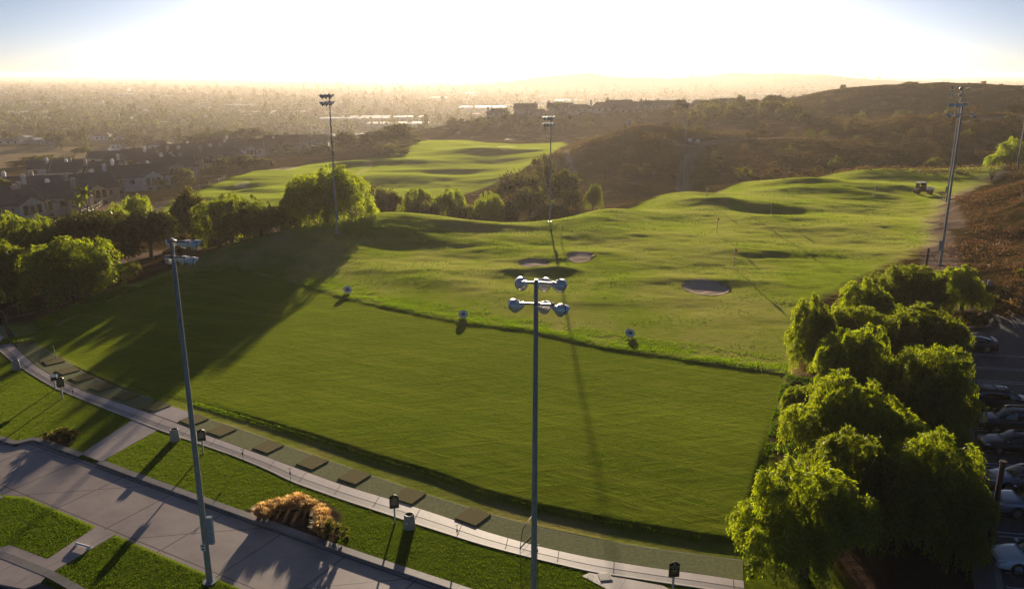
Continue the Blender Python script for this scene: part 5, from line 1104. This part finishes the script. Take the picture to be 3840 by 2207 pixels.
house_px(345, 390, 345, 26, 13, 6, 3.0, 25, 'reddish brown roofed condominium behind the cream gabled one', wings=1, chim=2, seed=8, roof=M_ROOFB, wall=M_PINK)
house_px(508, 380, 368, 30, 13, 6.4, 3.0, 48, 'condominium with many small gables along the far end of the fairway rail', wings=4, chim=4, seed=9, roof=M_ROOFB, wall=M_PINK)
house_px(390, 374, 392, 30, 13, 6.2, 3.2, 18, 'condominium with a white gable wall and brown roof in the third row', wings=1, chim=2, seed=10, roof=M_ROOFB, wall=M_WSTUC)
house_px(290, 384, 402, 24, 12, 5.8, 2.8, 12, 'low brown roofed condominium with a white end in the third row, left', wings=0, chim=1, seed=11, roof=M_ROOFB, wall=M_WSTUC)
house_px(480, 362, 420, 30, 14, 6.2, 3.2, 12, 'wide brown roofed condominium at the back of the hillside', wings=2, chim=1, seed=12, roof=M_ROOFB, wall=M_PINK)
house_px(585, 372, 425, 28, 13, 6.2, 2.8, 22, 'condominium with a white end wall beside the pale bushy trees', wings=2, chim=2, seed=13, roof=M_ROOFB, wall=M_WSTUC)
house_px(590, 350, 455, 34, 13, 6.2, 3.0, 8, 'farthest left brown roofed condominium with a small white gable', wings=2, chim=2, seed=14, roof=M_ROOFB, wall=M_PINK)
house_px(670, 362, 448, 28, 13, 6.2, 2.8, 20, 'condominium with arched loggias above the white bunker', wings=2, chim=1, seed=15, roof=M_ROOFR, wall=M_STUCCO)
house_px(735, 350, 470, 36, 14, 6.0, 3.0, 10, 'red tiled condominium at the right end of the hillside', wings=2, chim=2, seed=16, roof=M_ROOFR, wall=M_PINK)
house_px(150, 425, 350, 22, 12, 5.6, 2.8, 20, 'dark low condominium in front of the dry field', wings=0, chim=2, seed=17)
def ridge_house(px, ptop, Y, w, d, h, rise, rz, hip, label, wall=M_PINK):
    p = col(px, Y); zt = ztop(ptop, Y); p[2] = zt - h - rise; g = np.random.default_rng(int(px)); t = empty('ridge_house', p, R(rz), label, 'house', 'row of houses on the ridge')
    b = MB(); b.box((0, 0, h / 2 - 2), (w, d, h + 4))
    if hip == 0: gable_wall(b, 0, 0, w, d, h, rise, 'x')
    b.build('wall', wall, t); rb = MB(); gable_roof(rb, 0, 0, w, d, h, rise, .6, .25, 'x', hip); rf = rb.build('roof', M_ROOFB, t)
    x = g.choice((-1, 1)) * w * .46; MB().box((x, 0, h + rise * .6), (1.1, .9, rise * 1.5 + .6)).build('chimney', wall, rf)
    b = MB(); b.box((w * .18, -d / 2 - 1.5, h * .22 - 2), (w * .5, 3.2, h * .45 + 4)); wg = b.build('wing', wall, t); rb = MB(); gable_roof(rb, w * .18, -d / 2 - 1.4, w * .5, 3.4, h * .45, rise * .45, .4, .2, 'x', .4); rb.build('wing_roof', M_ROOFB, t)
    for k in range(4): arch_window(t, -w * .38 + k * w * .25, -d / 2 - .012, h * .58, 1.5, 1.6, 0, False, M_WSTUC)
    for k in range(3): arch_window(wg, w * .04 + k * w * .14, -d / 2 - 3.11, h * .06, 1.3, 1.4, 0, False, M_WSTUC)
for a in ((1232, 268, 528, 14, 10, 5.4, 1.8, 6, .5, 'two storey house at the left end of the ridge row, behind a palm'), (1300, 256, 532, 14, 10, 5.6, 2.6, -6, .0, 'house with a sloping single gable, second from the left on the ridge'), (1330, 270, 524, 13, 9, 4.6, 1.8, 4, .5, 'low hipped house in front of the second ridge house'), (1385, 254, 534, 16, 10, 5.6, 2.8, 0, .0, 'tall gabled house with a flat ridge behind two palms'), (1437, 258, 530, 16, 11, 5.2, 2.6, 3, .55, 'hipped house with two chimneys above the crest floodlight pole'), (1490, 253, 528, 16, 11, 5.6, 2.8, -4, .55, 'hipped house with a white front gable, middle of the ridge row'), (1530, 247, 534, 16, 11, 6.2, 3.0, 2, .0, 'tallest house of the left ridge group with a long straight ridge'), (1548, 262, 524, 17, 9, 4.6, 2.2, 0, .45, 'low hipped house with a row of white windows on the ridge'), (1573, 251, 532, 14, 10, 5.4, 2.4, 6, .55, 'hipped house right of the tallest one'), (1608, 249, 530, 13, 10, 6.0, 2.2, -3, .0, 'narrow gabled house beside the dark trees of the ridge'), (1650, 248, 540, 14, 10, 5.2, 2.0, 0, .0, 'half hidden house between two dark trees on the ridge'), (1735, 247, 545, 17, 10, 5.0, 2.2, 2, .5, 'hipped house right of the dark ridge trees'), (1775, 248, 540, 15, 10, 5.0, 2.0, -5, .5, 'low hipped house with a bright front on the right ridge'), (1808, 243, 548, 16, 10, 5.8, 2.8, 0, .0, 'tall house with chimneys at both ends on the right ridge'), (1845, 247, 546, 14, 10, 5.0, 2.0, 3, .5, 'hipped house near the round tree on the right ridge'), (1890, 248, 556, 15, 10, 4.6, 2.0, -3, .5, 'last house of the ridge row, low beside the high hill')):
    ridge_house(*a)
# terrace fence of the condominiums, white rails
def rail(pts, hgt, m, label, rails=2, post=.22, up=True):
    P = [np.array((*p[:2], hz(p[0], p[1]))) for p in pts]; t = empty('rail_fence', P[0], 0, label, 'fence'); o0 = P[0]
    pb_ = MB(); rb = MB(); last = None
    for a, b in zip(P[:-1], P[1:]):
        n = max(1, int(np.linalg.norm(b - a) / 4.5))
        for k in range(n + 1):
            q = a + (b - a) * k / n; q = np.array((q[0], q[1], hz(q[0], q[1]))) - o0
            if last is not None and np.linalg.norm(q - last) < .5: continue
            MB().box((q[0], q[1], q[2] + hgt / 2), (post, post, hgt)).box((q[0], q[1], q[2] + hgt + .04), (post * 1.3, post * 1.3, .08)).build('post', m, t)
            if last is not None:
                for j in range(rails): zz = hgt * (.9 - .55 * j / max(1, rails - 1)); MB().tube(last + np.array((0, 0, zz)), q + np.array((0, 0, zz)), .07, .07, 6).build('rail', m, t)
            last = q
M_PALE = simple('rail_paint', (.50, .42, .32), .8)
rail([hit(190, 540)[:2], hit(250, 512)[:2], hit(292, 478)[:2]], 1.6, M_PALE, 'pale post and rail fence climbing the terrace below the near condominium', post=.4)
rail([hit(470, 476)[:2], hit(540, 452)[:2], hit(562, 440)[:2]], 1.2, M_PALE, 'pale rail fence between the far condominiums and the fairway', post=.3)
rail([hit(-20, 684)[:2], hit(12, 672)[:2], hit(36, 664)[:2]], 1.2, M_WHITE, 'white rail fence at the left picture edge behind the topiary tree', post=.16)

# ------------------------------------------------------------------ town on the plain
LBT = {'r': 'rounded tree rising among the roofs of the hazy valley town', 'd': 'dark tree rising among the roofs of the hazy valley town', 'c': 'tall conifer rising among the roofs of the hazy valley town'}
K_VR = Kind(bushy, (91, 92, 93), 9.0, 9.0, n=420, lw=2.2, ww=1.3, nl=8, m=M_FARLEAF); K_VD = Kind(bushy, (94, 95), 9.0, 9.0, n=420, lw=2.2, ww=1.3, nl=8, m=M_OAK); K_VC = Kind(cypress, (96, 97), 15.0, 4.0, n=360, lw=1.8, ww=.9)
g = np.random.default_rng(202)
def town_spot(y0, y1, pw=1.0, px0=-60, px1=1250):
    while True:
        Y = y0 + (y1 - y0) * g.random() ** pw; px = g.uniform(px0, px1) if g.random() < .8 or Y < 700 else g.uniform(px0, 2600); p = col(px, Y)
        if Y < 640 and (sdist(FIELD, np.array([p[0]]), np.array([p[1]]))[0] < 6 or px > 700): continue
        if hz(p[0], p[1]) > -20: continue
        return p
for i in range(270):
    p = town_spot(570, 1250, 1.3); k = 'rrdrdcr'[i % 7]; h = g.uniform(5, 11) if k != 'c' else g.uniform(9, 17)
    {'r': K_VR, 'd': K_VD, 'c': K_VC}[k].put('valley_tree', p, h, h * g.uniform(.8, 1.3) if k != 'c' else h * .26, LBT[k], 'tree', {'r': 'rounded', 'd': 'dark', 'c': 'conifer'}[k] + ' trees of the valley town')
def tiny_house(w, d, h, rise, wall, roof):
    b = MB(); b.box((0, 0, h / 2 - 1), (w, d, h + 2), mi=0); n0 = len(b.f); gable_roof(b, 0, 0, w, d, h, rise, .6, .25, 'x', .5)
    for k in range(n0, len(b.f)): b.m[k] = 1
    for k in range(3): b.box((-w * .3 + k * w * .3, -d / 2 - .02, h * .55), (1.4, .06, 1.3), mi=2)
    return b.build('valley_house', [wall, roof, M_WIN], mesh_only=True)
M_GREYR = simple('grey_shingle', (.22, .22, .23), .8, var=.3, scale=1); M_WHITER = simple('white_roof', (.40, .39, .38), .7)
TH = [tiny_house(14, 9, 3.4, 2.0, M_WSTUC, M_GREYR), tiny_house(16, 10, 3.2, 1.8, M_STUCCO, M_ROOFB), tiny_house(13, 9, 5.6, 2.2, M_WSTUC, M_ROOFR), tiny_house(18, 11, 3.2, 1.6, M_PINK, M_GREYR)]
HL = ('grey roofed white house among the valley trees', 'brown roofed cream house among the valley trees', 'red roofed two storey house among the valley trees', 'wide grey roofed tan house among the valley trees')
for i in range(110):
    p = town_spot(560, 1150, 1.2); k = i % 4; o = link('valley_house', TH[k], None, p, random.choice((.1, .1, 1.65, -.5)) + random.uniform(-.1, .1)); tag(o, HL[k], 'house', HL[k].split(' house')[0] + ' houses of the valley town')
# beyond that nobody can count them: one mass of trees and one of roofs
def mass_trees(n):
    Y = 900 * np.exp(g.random(n) * math.log(14000 / 900)); px = g.uniform(-260, 2800, n); X = (px - CX) / F * (Y * CP + 65 * SP); Z = H(X, Y); m = (Z < -24) | (Y > 2500); X, Y, Z = X[m], Y[m], Z[m]; n = len(X)
    per = 30; con = g.random(n) < .12; h = g.uniform(5, 12, n) * np.where(con, 1.6, 1) * (1 + Y / 12000); w_ = np.where(con, h * .25, h * g.uniform(.9, 1.9, n)); k = np.repeat(np.arange(n), per); s = sphere_pts(n * per, g, -.4)
    P = np.stack([X, Y, Z + h * .45], 1)[k] + s * np.stack([w_ / 2, w_ / 2, h * .5], 1)[k] * g.uniform(.6, 1, (n * per, 1)); D = s * .7 + g.normal(size=s.shape) * .6; sz = (h * .34)[k]
    V = leaves(P, D, sz, sz * .7, g); tag(link('valley_woods', np_mesh('valley_woods', V, quads(n * per), M_FARLEAF)), 'endless trees of the town fading into the haze', kind='stuff')
mass_trees(9000)
def mass_roofs(n):
    b = MB()
    for i in range(n):
        Y = 1000 * math.exp(g.random() * math.log(7)); px = g.uniform(-200, 2700); X = (px - CX) / F * (Y * CP + 65 * SP); Z = hz(X, Y)
        if Z > -26: continue
        big = g.random() < .04; w_, d_, h_ = (g.uniform(40, 110), g.uniform(25, 60), g.uniform(6, 10)) if big else (g.uniform(12, 20), g.uniform(9, 12), g.uniform(4, 6.5))
        b.box((X, Y, Z + h_ / 2), (w_, d_, h_), g.choice((0., .2, 1.57)), mi=int(g.choice((0, 1, 2))) if not big else 3)
    tag(b.build('valley_roofs', [M_GREYR, M_ROOFB, M_STUCCO, M_WHITER]), 'roofs of the town fading into the haze', kind='stuff')
mass_roofs(900)
for px, py, w_, d_, rz, lb in ((880, 290, 90, 40, .1, 'long pale warehouse roof catching the light, left of the fairway corner tree'), (950, 287, 110, 50, .1, 'pale warehouse roof in the middle of the plain'), (985, 303, 70, 40, .05, 'nearer white warehouse above the fairway corner'), (1195, 263, 80, 60, 0, 'flat roof shining in the sun left of the ridge houses'), (2050, 238, 90, 40, .1, 'pale commercial block far behind the ridge row')):
    c = at(px, py, -30); c[2] = hz(c[0], c[1]); o = MB().box((0, 0, 4.5), (w_, d_, 9), mi=0).box((0, 0, 9.2), (w_ * 1.01, d_ * 1.01, .5), mi=1).build('warehouse', [M_WSTUC, M_WHITER], None, c, rz); tag(o, lb, 'warehouse', 'warehouses on the plain')
# ------------------------------------------------------------------ cars
def paint(name, c, metal=.2): return simple(name, c, .28, metal, .04, 3, coat=.8)
M_CBLACK = paint('car_black', (.012, .013, .016)); M_CGREY = paint('car_dark_grey', (.035, .037, .042)); M_CSIL = paint('car_silver', (.34, .35, .38), .5); M_CWHITE = paint('car_white', (.70, .72, .76), 0); M_CNAVY = paint('car_navy', (.012, .014, .026))
M_CGLASS = simple('car_glass', (.012, .013, .016), .06, spec=.7); M_TYRE = simple('tyre_rubber', (.013, .013, .013), .85); M_RIMW = simple('alloy_rim', (.42, .43, .45), .3, .8); M_TAIL = simple('tail_lens', (.35, .012, .010), .2); M_HEAD = simple('head_lens', (.55, .57, .60), .1, .2); M_CTRIM = simple('car_trim', (.02, .02, .02), .6)
CARS = {  # length, half width, [(x, hood/belt height, width factor)], cabin [(x, roof height, base height, width)], wheel x, wheel radius
    'sedan': dict(L=4.75, hw=.90, body=[(-2.37, .80, .80), (-2.30, .98, .90), (-1.9, 1.06, .97), (-1.2, 1.03, 1), (0, .98, 1), (.9, .96, 1), (1.5, .90, .98), (2.0, .80, .92), (2.25, .70, .84), (2.36, .58, .74)], cab=[(-1.78, 1.05, .62), (-1.05, 1.38, .70), (-.3, 1.45, .72), (.25, 1.42, .71), (1.12, .96, .66)], wx=(-1.38, 1.42), wr=.335, z0=.22),
    'coupe': dict(L=4.6, hw=.90, body=[(-2.3, .78, .80), (-2.22, 1.0, .90), (-1.8, 1.07, .97), (-1.1, 1.03, 1), (0, .97, 1), (.9, .94, 1), (1.5, .87, .98), (1.95, .78, .92), (2.2, .68, .84), (2.3, .56, .74)], cab=[(-1.95, 1.04, .60), (-1.0, 1.33, .68), (-.3, 1.40, .70), (.15, 1.37, .69), (1.08, .94, .64)], wx=(-1.33, 1.38), wr=.335, z0=.21),
    'suv': dict(L=4.75, hw=.93, body=[(-2.36, .85, .86), (-2.30, 1.12, .94), (-1.8, 1.17, .99), (-1, 1.15, 1), (0, 1.12, 1), (.95, 1.10, 1), (1.6, 1.06, .98), (2.05, .98, .93), (2.28, .85, .86), (2.37, .65, .78)], cab=[(-2.28, 1.15, .78), (-2.05, 1.68, .76), (-1.0, 1.77, .77), (.2, 1.75, .76), (.42, 1.70, .75), (1.22, 1.11, .70)], wx=(-1.36, 1.42), wr=.37, z0=.28)}
def car_meshes(kind):
    c = CARS[kind]; hw = c['hw']; z0 = c['z0']; out = {}
    V = []; prof = c['body']; npt = 11
    for x, zt, wf in prof:
        h = hw * wf; zs = zt - .10; sec = [(0, zt), (h * .45, zt - .004), (h * .80, zt - .03), (h * .95, zt - .09), (h, zt - .22), (h * 1.01, (zt + z0) / 2), (h * .985, z0 + .12), (h * .92, z0), (h * .5, z0 - .01), (0, z0 - .01)]
        sec = sec + [(-y, z) for y, z in sec[-2:0:-1]]; V += [(x, y, z) for y, z in sec]
    n = len(sec); k = len(prof); Fc = [(i * n + j, (i + 1) * n + j, (i + 1) * n + (j + 1) % n, i * n + (j + 1) % n) for i in range(k - 1) for j in range(n)] + [tuple(range(n)), tuple(range((k - 1) * n, k * n))[::-1]]
    b = MB().add(V, Fc, 0, True); out['body'] = b
    cab = c['cab']; V = []
    def belt(x): return np.interp(x, [p[0] for p in prof], [p[1] for p in prof])
    for x, zr, wf in cab:
        zb = belt(x) - .05; w1, w0 = hw * wf, hw * .93; zr = max(zr, zb + .02); f = (zr - zb) / .5; w0 = w1 + (w0 - w1) * min(1, f + .15)
        sec = [(0, zr + .015), (w1 * .6, zr + .008), (w1 * .93, zr - .03), (w1 * 1.03, zr - .08 * min(1, f)), (w0, zb)]; sec = sec + [(-y, z) for y, z in sec[::-1][:-1]]; V += [(x, y, z) for y, z in sec]
    n = len(sec); k = len(cab); out['cabin'] = MB().add(V, [(i * n + j, (i + 1) * n + j, (i + 1) * n + j + 1, i * n + j + 1) for i in range(k - 1) for j in range(n - 1)], 0, True)
    Vc = np.array(V).reshape(k, n, 3)
    def lerp(i, j, f): a = min(int(f), k - 2); t = f - a; return Vc[a, j] * (1 - t) + Vc[a + 1, j] * t
    for s, nm in ((1, 'side_window'), (-1, 'side_window_')):
        g = MB(); j1, j0 = (3, 4) if s > 0 else (5, 4)
        j1, j0 = (3, 4) if s > 0 else (n - 4, n - 5 + 0)
        if s < 0: j1, j0 = n - 1 - 3, n - 1 - 4
        jt, jb = (3, 4) if s > 0 else (n - 1 - 3, n - 1 - 4)
        jt, jb = (3, 4) if s > 0 else (5, 4)
        top = 3 if s > 0 else n - 4; bot = 4 if s > 0 else n - 5
        m = 10; f0, f1 = .45, k - 1.45; P = []
        for q in range(m + 1):
            f = f0 + (f1 - f0) * q / m; T = lerp(0, 3, f); B = lerp(0, 4, f); T, B = T.copy(), B.copy()
            a, b2 = T * .88 + B * .12, T * .14 + B * .86
            for p in (a, b2): p[1] += .012; 
            if s < 0: a[1] *= -1; b2[1] *= -1
            P += [a, b2]
        fs = [(2 * q, 2 * q + 1, 2 * q + 3, 2 * q + 2) for q in range(m) if q != m // 2]
        g.add(P, fs); out[nm] = g
    def pane(i0, i1, t0, t1):
        P = []
        for y in np.linspace(-1, 1, 7):
            for t in (t0, t1):
                a, b2 = Vc[i0], Vc[i1]; ya = abs(y) * 2.6; ja = int(min(ya, 2)); fr = ya - ja
                p0 = a[ja] * (1 - fr) + a[ja + 1] * fr; p1 = b2[ja] * (1 - fr) + b2[ja + 1] * fr; p = p0 * (1 - t) + p1 * t; p = p.copy(); p[1] *= (1 if y >= 0 else -1); p[2] += .014; p[0] += .012 * (1 if i0 > k / 2 or i1 == k - 1 else -1); P.append(p)
        return MB().add(P, [(2 * q, 2 * q + 1, 2 * q + 3, 2 * q + 2) for q in range(6)], 0, True)
    out['windscreen'] = pane(k - 2, k - 1, .08, .92); out['rear_window'] = pane(1, 0, .10, .80)
    return out
CM = {k: car_meshes(k) for k in CARS}
def wheel_meshes(r):
    Mx = Matrix.Rotation(R(90), 4, 'X')
    return (MB().lathe([(r * .62, -.11), (r * .95, -.11), (r, -.07), (r, .07), (r * .95, .11), (r * .62, .11)], Mx, 22), )
def car(kind, px_, loc, rz, m, label, extra=None):
    c = CARS[kind]; t = empty('parked_car', (loc[0], loc[1], -.108), rz, label, 'car', 'cars parked in the bays at the right')
    M = CM[kind]; M['body'].build('body', m, t); M['cabin'].build('cabin', m, t)
    for nm in ('side_window', 'side_window_'): M[nm].build('side_window', M_CGLASS, t)
    M['windscreen'].build('windscreen', M_CGLASS, t); M['rear_window'].build('rear_window', M_CGLASS, t)
    r = c['wr']; Mx = Matrix.Rotation(R(90), 4, 'X')
    for wx in c['wx']:
        for s in (-1, 1):
            w_ = MB().lathe([(r * .62, -.11), (r * .95, -.11), (r, -.07), (r, .07), (r * .95, .11), (r * .62, .11), (r * .6, .0), (r * .62, -.11)], Mx, 22).build('wheel', M_TYRE, t); w_.location = (wx, s * (c['hw'] - .09), r)
            q = MB().lathe([(.001, .07), (r * .18, .08), (r * .2, .06)], Matrix.Rotation(R(90 if s < 0 else -90), 4, 'X'), 12)
            for k in range(8):
                a = k * math.pi / 4; q.box((math.cos(a) * r * .36, s * .075, math.sin(a) * r * .36), (r * .50, .02, r * .14), ry=-a)
            q.lathe([(r * .56, .06), (r * .64, .085), (r * .66, .05)], Matrix.Rotation(R(90 if s < 0 else -90), 4, 'X'), 20); q.build('rim', M_RIMW, w_)
            MB().lathe([(r * 1.0, 0), (r * 1.16, 0)], Matrix.Translation((wx, s * (c['hw'] * 1.012 + .004), r)) @ Mx, 20).build('wheel_arch', M_CTRIM, t)
    xb, xf = c['body'][1][0], c['body'][-2][0]; zb = c['body'][1][1]; zf = c['body'][-2][1]
    for s in (-1, 1):
        MB().box((xb - .01, s * c['hw'] * .72, zb - .16), (.16, .30, .15), rz=-s * .1).build('tail_light', M_TAIL, t)
        MB().box((xf - .12, s * c['hw'] * .70, zf - .06), (.34, .26, .11), rz=-s * .45, ry=.25).build('headlight', M_HEAD, t)
        MB().box((.92, s * (c['hw'] + .06), c['body'][5][1] + .05), (.13, .17, .11)).build('mirror', m, t)
        MB().box((-.55, s * (c['hw'] * 1.005), c['body'][4][1] - .17), (.18, .03, .03)).box((.45, s * (c['hw'] * 1.005), c['body'][4][1] - .17), (.18, .03, .03)).build('door_handle', M_CTRIM, t)
    MB().box((c['body'][-1][0] - .03, 0, .42), (.10, .9, .16)).build('grille', M_CTRIM, t)
    MB().box((c['body'][0][0] - .005, 0, .66), (.02, .5, .12)).build('number_plate', M_WHITE, t)
    if extra == 'rack':
        for s in (-.5, .5): MB().tube((-1.7, s, 1.84), (.1, s, 1.84), .025, .025, 6).build('roof_rail', M_RIMW, t)
        for x in (-1.5, -.7, .0): MB().box((x, 0, 1.85), (.07, 1.15, .035)).build('roof_bar', M_CTRIM, t)
        for k in range(4): MB().box((-.9, -.33 + k * .22, 1.80), (1.7, .05, .02)).build('roof_strip', M_RIMW, t)
    if extra == 'sunroof': MB().box((-.35, 0, 1.785), (1.1, .86, .03)).build('sunroof', M_CGLASS, t)
    if extra == 'spoiler': MB().box((-2.08, 0, 1.14), (.26, 1.4, .035)).box((-2.08, .55, 1.09), (.1, .05, .1)).box((-2.08, -.55, 1.09), (.1, .05, .1)).build('spoiler', m, t)
    return t
nr_ = math.atan2(-.17, .985)
def lot_x(px, Y): return (px - CX) / F * (Y * CP + CAMH * SP)
for kind, Y, pxl, nose, m, lb, ex in (('coupe', 72.6, 2334, -1, M_CNAVY, 'dark blue sedan with a rear spoiler and red tail light, half under the pepper tree', 'spoiler'), ('suv', 58.4, 2398, 1, M_CBLACK, 'black wagon with a roof rack, its bonnet pointing away from the trees', 'rack'), ('suv', 54.6, 2420, -1, M_CGREY, 'dark grey wagon with a plain roof beside the black one', None), ('coupe', 51.2, 2428, -1, M_CBLACK, 'black curved coupe in the bay next to the dark grey wagon', None), ('sedan', 46.0, 2440, -1, M_CSIL, 'grey silver sedan with its bonnet under the low dark tree', None), ('suv', 42.9, 2462, -1, M_CSIL, 'bright silver wagon with a sunroof', 'sunroof'), ('sedan', 37.4, 2459, -1, M_CWHITE, 'white sedan alone in the nearest bays, headlight towards the trees', None)):
    x = lot_x(pxl, Y) + CARS[kind]['L'] / 2; car(kind, pxl, (x, Y - .1), nr_ + (0 if nose > 0 else math.pi), m, lb, ex)

# ------------------------------------------------------------------ utility cart dragging a mat, at the far right of the range
c = hit(2283, 479); t = empty('utility_cart', c, R(172), 'dark utility cart with a cab and white bed, dragging a brush over the turf', 'utility cart')
M_MAROON = simple('cart_maroon', (.06, .018, .022), .5); M_CANV = simple('canvas', (.03, .025, .025), .8)
s = 1.12
MB().box((.55, 0, .62 * s), (1.35, 1.5, .55)).box((1.35, 0, .70), (.5, 1.4, .4), ry=.15).build('body', M_MAROON, t)
cb = MB().box((-.12, .72, 1.5), (.08, .08, 1.3), ry=0).box((1.15, .72, 1.45), (.08, .08, 1.3), ry=-.15).box((-.12, -.72, 1.5), (.08, .08, 1.3)).box((1.15, -.72, 1.45), (.08, .08, 1.3), ry=-.15).box((-.15, 0, 1.45), (.04, 1.4, 1.2)).build('cab_frame', M_CANV, t)
MB().box((.45, .73, 1.05), (1.15, .03, .5)).box((.45, -.73, 1.05), (1.15, .03, .5)).build('door', M_MAROON, t); MB().box((.08, .73, 1.72), (.5, .03, .72)).box((.08, -.73, 1.72), (.5, .03, .72)).build('side_curtain', M_CANV, t)
MB().box((.48, 0, 2.14), (1.5, 1.55, .09)).build('cab_roof', M_WHITE, t); MB().box((1.2, 0, 1.55), (.04, 1.36, .85), ry=-.15).build('windscreen', M_CGLASS, t)
MB().box((-1.0, 0, .95), (1.3, 1.5, .10)).box((-1.0, .74, 1.10), (1.3, .05, .30)).box((-1.0, -.74, 1.10), (1.3, .05, .30)).box((-1.64, 0, 1.10), (.05, 1.5, .30)).build('cargo_bed', M_WHITE, t); MB().box((-.6, 0, .62), (2.2, .9, .3)).build('chassis', M_CTRIM, t)
for x in (-1.15, 1.15):
    for sd in (-1, 1):
        w_ = MB().lathe([(.12, -.13), (.36, -.13), (.40, -.08), (.40, .08), (.36, .13), (.12, .13)], Matrix.Rotation(R(90), 4, 'X'), 16).build('wheel', M_TYRE, t); w_.location = (x, sd * .68, .40)
q = MB().tube((-1.7, 0, .45), (-2.6, 0, .2), .04).box((-3.2, 0, .16), (1.2, 1.7, .10))
for k in range(60): x, y = random.uniform(-3.8, -2.6), random.uniform(-.9, .9); q.tube((x, y, .15), (x + random.uniform(-.5, .1), y + random.uniform(-.3, .3), random.uniform(.25, .62)), .03, .01, 4)
q.build('drag_brush', simple('brush_bristle', (.20, .12, .06), .9), t)
t.rotation_euler = (0, 0, R(176)); t.scale = (1.15,) * 3
# wooden post with its brace, bollards, net posts
M_WOOD = simple('weathered_wood', (.075, .055, .042), .9, var=.3, scale=4)
b = at(2289, 672); b[2] = hz(b[0], b[1]); t = empty('wooden_post', b, 0, 'dark wooden post with a slanting brace left of the pole at the brown slope', 'post'); h = ztop(614, b[1]) - b[2]
MB().tube((0, 0, -.3), (0, 0, h), .16, .13, 9).build('post_shaft', M_WOOD, t); MB().tube((.05, 0, h - .15), (1.9, -.5, 0), .05, .04, 6).build('brace', simple('brace_wood', (.34, .24, .17), .9), t)
M_BOLL = simple('bollard_concrete', (.34, .32, .27), .9)
for px, lb in ((2429, 'left of two pale concrete bollards by the dirt track'), (2445, 'right of two pale concrete bollards by the dirt track')):
    b = at(px, 722); b[2] = hz(b[0], b[1]); tag(MB().lathe([(.26, -.1), (.26, .62), (.22, .72), (.001, .74)], None, 14).build('bollard', M_BOLL, None, b), lb, 'bollard', 'bollards by the dirt track')
for px, py, pt, lb in ((1311, 505, 480, 'thin dark net post behind the crest, left of the crest floodlight pole'), (1649, 462, 424, 'thin dark net post left of the distant floodlight pole'), (1846, 438, 402, 'thin dark net post behind the far crest, left of the black and white pole'), (1745, 446, 418, 'thin dark net post right of the distant floodlight pole')):
    Y = at(px, py)[1] + 4; b = col(px, Y); h = ztop(pt, Y) - b[2]; tag(MB().tube((0, 0, -.5), (0, 0, h), .09, .07, 7).build('net_post', M_WOOD, None, b), lb, 'post', 'net posts behind the crest')
# wooden lamp column in front of the walk by the cars
b = at(2436, 1500); t = empty('car_park_post', (lot_x(2437, 37.5), 37.5, 0), 0, 'brown wooden column between the pepper trees and the white sedan', 'post'); MB().tube((0, 0, -.2), (0, 0, 5.9), .15, .13, 10).tube((0, 0, 5.9), (0, 0, 6.0), .17, .17, 10).build('post_shaft', simple('stained_wood', (.07, .035, .022), .8), t)
b = at(2402, 1040); t = empty('car_park_post', (*b[:2], 0), 0, 'short reddish wooden column beside the black wagon', 'post'); MB().tube((0, 0, -.2), (0, 0, 2.6), .26, .24, 10).build('post_shaft', simple('red_wood', (.12, .055, .035), .8), t)
for px, py, w_ in ((1706, 354, 1.5), (1726, 356, 1.3)):
    b = hit(px, py); tag(MB().box((0, 0, 1.0), (w_, .15, 1.3)).tube((-.4, 0, -.2), (-.4, 0, 1), .06).tube((.4, 0, -.2), (.4, 0, 1), .06).build('trail_board', M_WHITE, None, b), ('left' if px < 1715 else 'right') + ' of two small white boards at the start of the hill track', 'board', 'white boards at the hill track')
b = hit(1553, 318); tag(MB().lathe([(.1, 0), (.1, 1.2), (.6, 1.4), (.7, 2.0), (.35, 2.5), (.001, 2.6)], None, 12).build('white_dome', M_WHITE, None, b), 'tiny bright white dome left of the scrub hill', 'dome')
